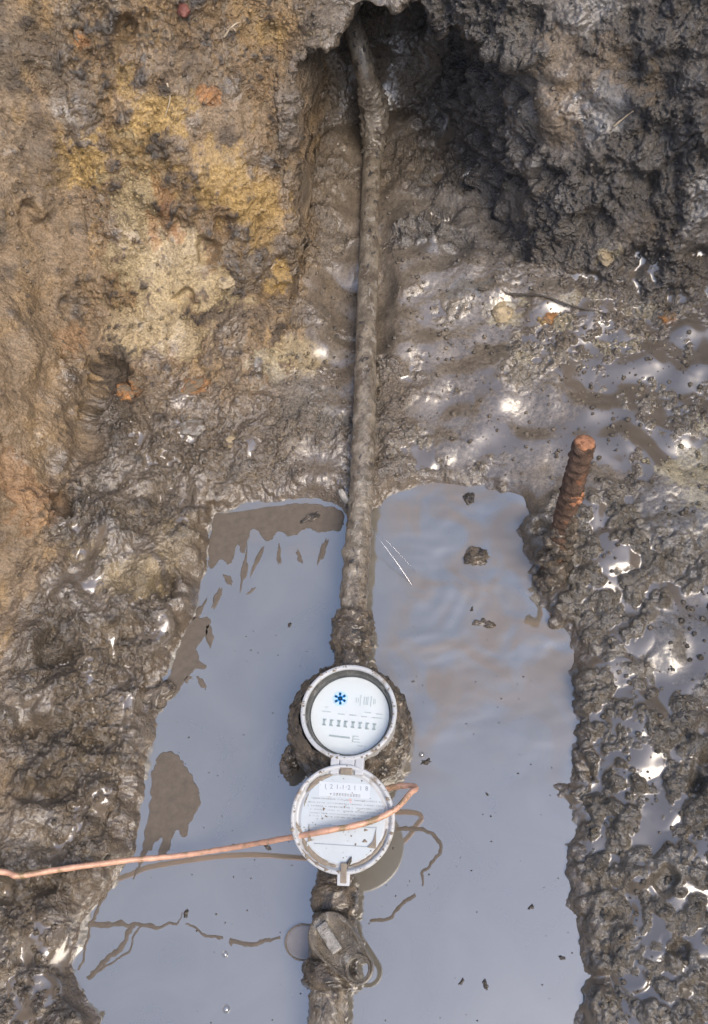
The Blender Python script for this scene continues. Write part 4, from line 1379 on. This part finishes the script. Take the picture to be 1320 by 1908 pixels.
lump('clay_lump', (0.193, 0.857, 0.045), 0.018, M_CLAYC, 'cream and tan clay lump beside the dark crease on the right slope', 'clay lump', 1.0, (1.1, 0.8, 0.5), 0.05)
lump('clay_lump', (0.258, 0.838, 0.045), 0.012, M_CLAYO, 'small orange clay lump just under the middle of the crease', 'clay lump', 2.0, (1.1, 0.9, 0.5), 0.1)
lump('clay_lump', (0.330, 0.914, 0.083), 0.012, M_CLAYC, 'pale cream clay chip at the foot of the dark right wall', 'clay lump', 3.0, (1.5, 0.7, 0.5), 0.1)
lump('clay_lump', (0.414, 0.833, 0.048), 0.009, M_CLAYO, 'orange clay bit by the right edge above the pale clay patch', 'clay lump', 4.0, (1.2, 0.8, 0.6), 0.2)
lump('clay_lump', (-0.323, 0.713, 0.068), 0.013, M_CLAYO, 'orange clay lump below the dark hollow on the left slope', 'clay lump', 5.0, (1.3, 0.8, 0.6), 0.15)
lump('clay_lump', (-0.226, 0.720, 0.059), 0.014, M_CLAYO, 'rust-orange clay lump midway across the left slope', 'clay lump', 6.0, (1.3, 0.7, 0.5), 0.05)
lump('clay_lump', (-0.321, 0.997, 0.384), 0.008, M_CLAYO, 'bright orange clay nub high on the upper left wall', 'clay lump', 7.0, (0.8, 0.8, 1.1), 0.2)
lump('clay_lump', (-0.179, 0.995, 0.298), 0.009, M_CLAYO, 'flat orange clay smear lump on the yellow clay face', 'clay lump', 8.0, (1.7, 0.6, 0.5), 0.1)
lump('clay_lump', (-0.122, 0.902, 0.078), 0.016, simple_mat('yellow_clay', (0.40, 0.27, 0.11), rough=0.65, var=0.4, scale=90, bump=1.0, bump_dist=0.003, dirt=(0.2, 0.15, 0.1), dirt_lo=0.48, dirt_hi=0.56), 'yellow clay block at the corner left of the pipe trench', 'clay lump', 9.0, (1.5, 0.7, 0.6), 0.0, amp=0.3)
lump('clay_lump', (-0.189, 0.861, 0.101), 0.015, M_CLAYC, 'pale clay lump in the middle of the left clay face', 'clay lump', 10.0, (0.9, 0.9, 0.6), 0.0)
lump('stone', (-0.219, 0.663, 0.048), 0.014, M_STONE, 'smooth wet grey stone on the left slope above the pool', 'stone', 11.0, (1.4, 0.9, 0.5), 0.1, amp=0.25)
lump('stone', (-0.140, 0.754, 0.057), 0.010, M_STONE, 'pale wet stone on the slope left of the pipe trench', 'stone', 12.0, (1.3, 0.8, 0.6), 0.1, amp=0.25)
lump('stone', (-0.166, 0.639, 0.040), 0.009, M_CLAYC, 'small tan stone low on the left slope', 'stone', 13.0, (1.0, 0.9, 0.7), 0.2, amp=0.25)
lump('stone', (-0.201, 1.037, 0.383), 0.009, simple_mat('dark_red_stone', (0.16, 0.06, 0.045), rough=0.6, var=0.3, scale=90), 'dark red stone at the top of the left wall', 'stone', 14.0, (1.4, 0.8, 0.7), 0.2, amp=0.25)
rock('pebble', (-0.0125, 0.569, 0.020), 0.008, simple_mat('white_pebble', (0.55, 0.52, 0.46), rough=0.35, var=0.15, scale=90), 'white pebble against the left side of the pipe at the pool edge', 'pebble', seed=2.2, scale=(0.6, 1.5, 0.8), amp=0.2)
rock('mud_lump', (0.158, 0.492, -0.003), 0.0125, M_MUDDY, 'brown mud lump poking out of the pool right of the jet', 'mud lump', seed=6.6, scale=(1.0, 1.2, 0.9))
rock('mud_lump', (-0.0565, 0.5473, -0.001), 0.011, M_MUDDY, 'flat mud lump breaking the water left of the pipe', 'mud lump', seed=7.7, scale=(1.5, 0.6, 0.4))
rock('mud_lump', (0.165, 0.405, -0.005), 0.011, M_MUDDY, 'low muddy hump in the stirred water below the brown lump', 'mud lump', seed=3.7, scale=(1.2, 0.8, 0.6))
rock('mud_lump', (0.148, 0.577, 0.0), 0.008, M_MUDDY, 'small mud nub near the top right corner of the pool', 'mud lump', seed=4.7, scale=(1.1, 0.8, 0.7))
rock('mud_lump', (-0.222, 0.302, 0.004), 0.016, M_MUDDY, 'dark mud clod half in the water along the left shore', 'mud lump', seed=5.1, scale=(0.8, 1.4, 0.6))

crease_shade = []
for q in ((0.160, 0.888, 0.05), (0.210, 0.878, 0.048), (0.248, 0.867, 0.047), (0.292, 0.850, 0.047), (0.338, 0.837, 0.047)):
    g, nn = on_ground(q)
    crease_shade.append(Vector((q[0], q[1], g.z + 0.003)))
tw = tube('crease_shade', resample(crease_shade, 40), [0.0022 - 0.0014 * k / 39 for k in range(40)], M_CREASE, None, 8, amp=0.0008, freq=150)  # added dark strip that draws the shade of a mud crease
tag(tw, 'painted shade line of a crease across the slick mud on the right slope', 'crease_shade')


def root(pts, r, label, branches=()):
    e = None
    P_ = []
    for q in pts:
        g, nn = on_ground(q)
        P_.append(g + nn * 0.003)
    o = tube('root', resample(P_, 18), [r * (1 - 0.6 * k / 17) for k in range(18)], M_ROOT, None, 6, amp=0.0008, freq=170)
    tag(o, label, 'root')
    for bq in branches:
        B_ = []
        for q in bq:
            g, nn = on_ground(q)
            B_.append(g + nn * 0.003)
        tube('rootlet', resample(B_, 10), r * 0.6, M_ROOT, o, 6)
    return o


root([(-0.161, 1.038, 0.348), (-0.149, 1.049, 0.352), (-0.140, 1.059, 0.353)], 0.0013, 'pale forked rootlet near the top of the left clay wall', [[(-0.149, 1.049, 0.352), (-0.139, 1.045, 0.345)]])
root([(0.330, 0.996, 0.224), (0.345, 1.000, 0.237), (0.353, 1.004, 0.248)], 0.0013, 'pale rootlet hanging on the dark right wall')
root([(-0.23, 0.985, 0.33), (-0.228, 0.975, 0.31), (-0.235, 0.965, 0.29)], 0.0011, 'thin brownish rootlet hanging on the upper left wall')

# ------------------------------------------------------------------ things floating on the pool, and painted reflections
FLOAT = [
    ((-0.0705, 0.3976), 0.0050, 'small dark speck of bark floating left of the pipe coupling'),
    ((0.0995, 0.2381), 0.0075, 'dark bark fragment floating just right of the meter body'),
    ((-0.0693, 0.1401), 0.0055, 'dark bark fragment floating just below the copper wire'),
    ((-0.1499, 0.0705), 0.0060, 'dark leaf scrap at the bend of the mud streak'),
    ((0.2090, 0.0955), 0.0050, 'dark bark fragment floating at the lower right of the pool'),
    ((0.2377, 0.0505), 0.0048, 'bark speck by the lower right shore'),
    ((0.1620, 0.0226), 0.0060, 'flat dark scrap floating at the bottom right of the pool'),
    ((0.1383, 0.0236), 0.0045, 'smaller flat scrap beside the one at the pool bottom'),
    ((0.0821, 0.3304), 0.0026, 'tiny dark speck above right of the meter ring'),
    ((0.1659, 0.2058), 0.0028, 'tiny dark speck in the middle of the right pool'),
    ((0.1507, 0.4227), 0.0040, 'dark scrap drifting below the brown mud lump'),
]
for i, ((a, b), r, lb) in enumerate(FLOAT):
    rock('bark_scrap', (a, b, 0.0003), r * 0.55, M_BARK, lb, 'bark scrap', 'bark scraps floating on the pool', seed=1.3 * i + 0.7, scale=(1.1, 0.55, 0.35), sub=3, amp=1.1)

# fine specks nobody could count
sv, sf = [], []
for i in range(170):
    a, b = random.uniform(-0.2, 0.25), random.uniform(-0.05, 0.4)
    r = random.uniform(0.0004, 0.0011)
    k0 = len(sv)
    for (dx, dy, dz) in ((1, 0, 0), (-1, 0, 0), (0, 1, 0), (0, -1, 0), (0, 0, 0.8), (0, 0, -0.8)):
        sv.append(Vector((a + dx * r * random.uniform(0.5, 1.8), b + dy * r * random.uniform(0.5, 1.5), 0.0003 + dz * r)))
    sf += [(k0 + p, k0 + q, k0 + s) for p, q, s in ((0, 2, 4), (2, 1, 4), (1, 3, 4), (3, 0, 4), (2, 0, 5), (1, 2, 5), (3, 1, 5), (0, 3, 5))]
o = mesh_obj('floating_specks', sv, sf, M_BARK)
tag(o, 'tiny dark specks of soil scattered on the pool surface', 'specks', kind='stuff')


def streak(lines, label):
    v, f = [], []
    for ln, w0, w1 in lines:
        pts = resample([Vector((a, b, 0)) for a, b in ln], 10 * len(ln))
        n = len(pts)
        b0 = len(v)
        for k, p in enumerate(pts):
            t = (pts[min(k + 1, n - 1)] - pts[max(k - 1, 0)]).normalized()
            s = Vector((-t.y, t.x, 0))
            w = (w0 + (w1 - w0) * k / (n - 1)) * (0.75 + 0.9 * abs(mnoise.noise(p * 170)))
            p = p + s * (0.0028 * mnoise.noise(p * 75 + Vector((3, 1, 0))) + 0.0012 * mnoise.noise(p * 220))
            v += [p + s * w + Vector((0, 0, 0.0001)), p + Vector((0, 0, 0.0009)), p - s * w + Vector((0, 0, 0.0001))]
        for k in range(n - 1):
            q = b0 + 3 * k
            f += [(q, q + 1, q + 4, q + 3), (q + 1, q + 2, q + 5, q + 4)]
    o = mesh_obj('mud_streak', v, f, M_SCUM_REFL)
    tag(o, label, 'mud streak')
    return o


streak([([(-0.2542, 0.0553), (-0.216, 0.0568), (-0.181, 0.0571), (-0.1582, 0.0603)], 0.0030, 0.0014), ([(-0.2512, 0.0554), (-0.2458, 0.0724), (-0.2396, 0.086)], 0.0026, 0.0008), ([(-0.2520, 0.0556), (-0.2530, 0.0480), (-0.2519, 0.0309), (-0.2553, 0.0117)], 0.0014, 0.0012),
        ([(-0.2050, 0.0572), (-0.2076, 0.0526), (-0.2148, 0.0354), (-0.2296, 0.0221), (-0.2432, 0.004)], 0.0024, 0.0030), ([(-0.1960, 0.0572), (-0.2001, 0.0499), (-0.2081, 0.0308), (-0.2258, 0.0173), (-0.2417, 0.0105)], 0.0011, 0.0013), ([(-0.1582, 0.0603), (-0.1542, 0.0719)], 0.0010, 0.0004)],
       'branching brown mud streak on the water at the lower left shore')
streak([([(-0.1482, 0.0615), (-0.1416, 0.0581), (-0.1282, 0.0527), (-0.1076, 0.0488)], 0.0010, 0.0015), ([(-0.1006, 0.0468), (-0.0986, 0.0458), (-0.076, 0.0455), (-0.0568, 0.0505)], 0.0030, 0.0022), ([(-0.0568, 0.0505), (-0.0476, 0.0545)], 0.0010, 0.0018)],
       'wavy brown mud streak leading to the valve side tab')
streak([([(0.045, 0.073), (0.0669, 0.0792), (0.0802, 0.0941), (0.0912, 0.1008)], 0.0016, 0.0022), ([(0.0993, 0.1105), (0.0962, 0.1235), (0.1045, 0.1308), (0.1156, 0.143), (0.1126, 0.1564), (0.101, 0.1641), (0.0693, 0.1654)], 0.0012, 0.0026)],
       'zigzag brown mud streak on the water right of the open lid')


def reflection_patch(pts, label, z=0.0008):
    """painted bank reflection: a brown sheet with an uneven outline, slightly domed"""
    P_ = resample([Vector((a, b, 0)) for a, b in pts] + [Vector((pts[0][0], pts[0][1], 0))], len(pts) * 9)[:-1]
    c = sum(P_, Vector()) / len(P_)
    out = []
    for p in P_:
        out.append(p + Vector((mnoise.noise(p * 130), mnoise.noise(p * 130 + Vector((9, 0, 0))), 0)) * 0.0028 + Vector((mnoise.noise(p * 320), mnoise.noise(p * 320 + Vector((9, 0, 0))), 0)) * 0.0022)
    n = len(out)
    v = [p + Vector((0, 0, -0.002)) for p in out] + [p + Vector((0, 0, 0.0003)) for p in out] + [c + (p - c) * 0.985 + Vector((0, 0, z)) for p in out]
    f = [(k + r * n, (k + 1) % n + r * n, (k + 1) % n + (r + 1) * n, k + (r + 1) * n) for r in (0, 1) for k in range(n)]
    f.append(tuple(range(2 * n, 3 * n)))
    o = mesh_obj('bank_reflection', v, f, M_SCUM_REFL, smooth=False)
    if label: tag(o, label, 'painted reflection')
    return o


REFLECTIONS = [  # bank and wall reflections, put on the water as matte brown sheets
    [(-0.2088, 0.2362), (-0.1901, 0.2387), (-0.1753, 0.2252), (-0.1556, 0.1990), (-0.1518, 0.1817), (-0.1596, 0.1641), (-0.1630, 0.1470), (-0.1734, 0.1550), (-0.1772, 0.1408), (-0.1835, 0.1239), (-0.1899, 0.1263), (-0.1902, 0.1458), (-0.2045, 0.1229), (-0.2125, 0.1007), (-0.2103, 0.1282), (-0.2084, 0.1794), (-0.2115, 0.2148)],
    [(-0.1932, 0.4059), (-0.1708, 0.4028), (-0.1731, 0.3850), (-0.1829, 0.3605), (-0.1667, 0.3405), (-0.1827, 0.3367), (-0.1983, 0.3097), (-0.2104, 0.3028), (-0.2090, 0.3428), (-0.2024, 0.3774)],
    [(-0.1860, 0.5507), (-0.1151, 0.5631), (-0.0726, 0.5690), (-0.0185, 0.5595), (-0.0160, 0.5317), (-0.0408, 0.5277), (-0.0622, 0.5314), (-0.0787, 0.5196), (-0.0971, 0.5273), (-0.1095, 0.5115), (-0.1330, 0.5310), (-0.1394, 0.4958), (-0.1515, 0.5073), (-0.1551, 0.4803), (-0.1701, 0.4878), (-0.1786, 0.4724), (-0.1868, 0.4953)],
]
for pts, lb in zip(REFLECTIONS, ('large ragged brown painted bank reflection by the left shore above the wire', 'small brown painted bank reflection along the upper left shore', 'long ragged brown painted wall reflection along the top left edge of the pool')):
    reflection_patch(pts, lb)
fv, ff = [], []  # rippled reflection of the wall, painted as flat brown flecks
for (a, b, w, h) in [(-0.1556, 0.4577, 0.0042, 0.0248), (-0.166, 0.4317, 0.0036, 0.0174), (-0.1364, 0.4714, 0.0036, 0.0236), (-0.1196, 0.4883, 0.003, 0.0174), (-0.1697, 0.3851, 0.0048, 0.0186), (-0.186, 0.4132, 0.0042, 0.0186), (-0.0935, 0.4924, 0.003, 0.0155), (-0.0654, 0.4889, 0.003, 0.0186), (-0.0384, 0.4968, 0.0036, 0.0186), (-0.1227, 0.4434, 0.0024, 0.0124), (-0.1878, 0.3265, 0.0042, 0.0136), (-0.1708, 0.3237, 0.0048, 0.0161)]:
    n = 22
    k0 = len(fv)
    for ring, zz in ((1.0, -0.001), (1.0, 0.0002), (0.75, 0.0008)):
        for k in range(n):
            t = 2 * math.pi * k / n
            q = Vector((math.cos(t) * w * ring + math.sin(t) * h * 0.35 * math.sin(a * 300), math.sin(t) * h * ring * (0.75 + 0.45 * math.sin(a * 777)), 0))
            s_ = 1 + 0.9 * mnoise.noise(Vector((a * 90 + math.cos(t) * 1.6, b * 90 + math.sin(t) * 1.6, 3)))
            fv.append(Vector((a, b, zz)) + q * s_)
    for r in (0, 1):
        for k in range(n):
            ff.append((k0 + r * n + k, k0 + r * n + (k + 1) % n, k0 + (r + 1) * n + (k + 1) % n, k0 + (r + 1) * n + k))
    ff.append(tuple(range(k0 + 2 * n, k0 + 3 * n)))
o = mesh_obj('reflection_flecks', fv, ff, M_SCUM_REFL, smooth=False)
tag(o, 'narrow brown flecks of painted wall reflection below the patch at the top left', 'mud flecks', kind='stuff')


def bubble(a, b, r, label):
    v, f = [], []
    for i in range(7):
        ph = math.pi / 2 * i / 7
        for k in range(18):
            th = 2 * math.pi * k / 18
            v.append(Vector((a + r * math.cos(ph) * math.cos(th), b + r * math.cos(ph) * math.sin(th), r * math.sin(ph) * 0.9)))
    v.append(Vector((a, b, r * 0.9)))
    for i in range(6):
        for k in range(18):
            f.append((i * 18 + k, i * 18 + (k + 1) % 18, (i + 1) * 18 + (k + 1) % 18, (i + 1) * 18 + k))
    for k in range(18):
        f.append((6 * 18 + k, 6 * 18 + (k + 1) % 18, 126))
    o = mesh_obj('bubble', v, f, M_BUBBLE)
    tag(o, label, 'bubble', 'bubbles on the pool')
    return o


bubble(-0.0953, -0.0137, 0.0042, 'small round bubble on the water at the bottom left of the pool')
bubble(-0.1029, 0.0351, 0.0034, 'small bubble just under the wavy mud streak')
bubble(0.094, 0.246, 0.0034, 'small bubble touching the bark fragment right of the meter')

# ------------------------------------------------------------------ crumbs of soil
def crumbs():
    ok = np.where((GD > 0.012) & (GP[:, 0] > -0.5) & (GP[:, 0] < 0.45) & (GP[:, 1] > -0.05) & (GP[:, 2] < 0.5))[0]
    pick = RNG.choice(ok, 6500, replace=False)
    base = np.array([(1, 0, 0), (-1, 0, 0), (0, 1, 0), (0, -1, 0), (0, 0, 1), (0, 0, -1), (.6, .6, .6), (-.6, .6, .6), (.6, -.6, .6), (-.6, -.6, .6)], np.float32)
    fc = np.array([(0, 2, 6), (2, 4, 6), (4, 0, 6), (2, 1, 7), (1, 4, 7), (4, 2, 7), (0, 4, 8), (4, 3, 8), (3, 0, 8), (1, 3, 9), (3, 4, 9), (4, 1, 9), (0, 5, 2), (2, 5, 1), (1, 5, 3), (3, 5, 0)], np.int32)
    n = len(pick)
    sz = (0.0009 + 0.0030 * RNG.random(n) ** 3.0).astype(np.float32)
    v = base[None] * (1 + 0.5 * (RNG.random((n, 10, 3)) - 0.5)) * sz[:, None, None]
    th = RNG.random(n) * 6.28
    c_, s_ = np.cos(th)[:, None], np.sin(th)[:, None]
    v = np.stack([v[..., 0] * c_ - v[..., 1] * s_, v[..., 0] * s_ + v[..., 1] * c_, v[..., 2]], -1)
    v = v + (GP[pick] + GN[pick] * (sz * 0.35)[:, None])[:, None, :]
    f = (fc[None] + (np.arange(n) * 10)[:, None, None]).reshape(-1, 3)
    me = bpy.data.meshes.new('soil_crumbs')
    me.from_pydata(v.reshape(-1, 3).tolist(), [], f.tolist())
    me.polygons.foreach_set('use_smooth', [True] * len(me.polygons))
    me.materials.append(MUD)
    o = bpy.data.objects.new('soil_crumbs', me)
    COL.objects.link(o)
    cc = np.repeat(GC[pick] * (0.75 + 0.6 * RNG.random((n, 1))), 10, 0)
    set_attr(o, 'soil', np.concatenate([cc, np.ones((len(cc), 1))], 1), 'COLOR')
    set_attr(o, 'damp', np.full(n * 10, 0.55))
    set_attr(o, 'film', np.zeros(n * 10))
    set_attr(o, 'smear', np.zeros(n * 10))
    tag(o, 'loose crumbs of soil scattered over the muddy slopes', 'crumbs', kind='stuff')


crumbs()

# ------------------------------------------------------------------ ground around the pit
def surround():
    xs = [-40, -8, -1.29, 1.29, 8, 40]
    ys = [-40, -8, -0.89, 1.22, 8, 40]
    v, f = [], []
    for b in ys:
        for a in xs:
            v.append((a, b, GROUND_Z - 0.01))
    for j in range(5):
        for i in range(5):
            if i == 2 and j == 2:
                continue
            q = j * 6 + i
            f.append((q, q + 1, q + 7, q + 6))
    o = mesh_obj('surrounding_ground', v, f, simple_mat('trodden_soil', (0.17, 0.135, 0.10), rough=0.85, var=0.4, scale=6, bump=0.6, bump_dist=0.02), smooth=False)
    tag(o, kind='structure')


surround()
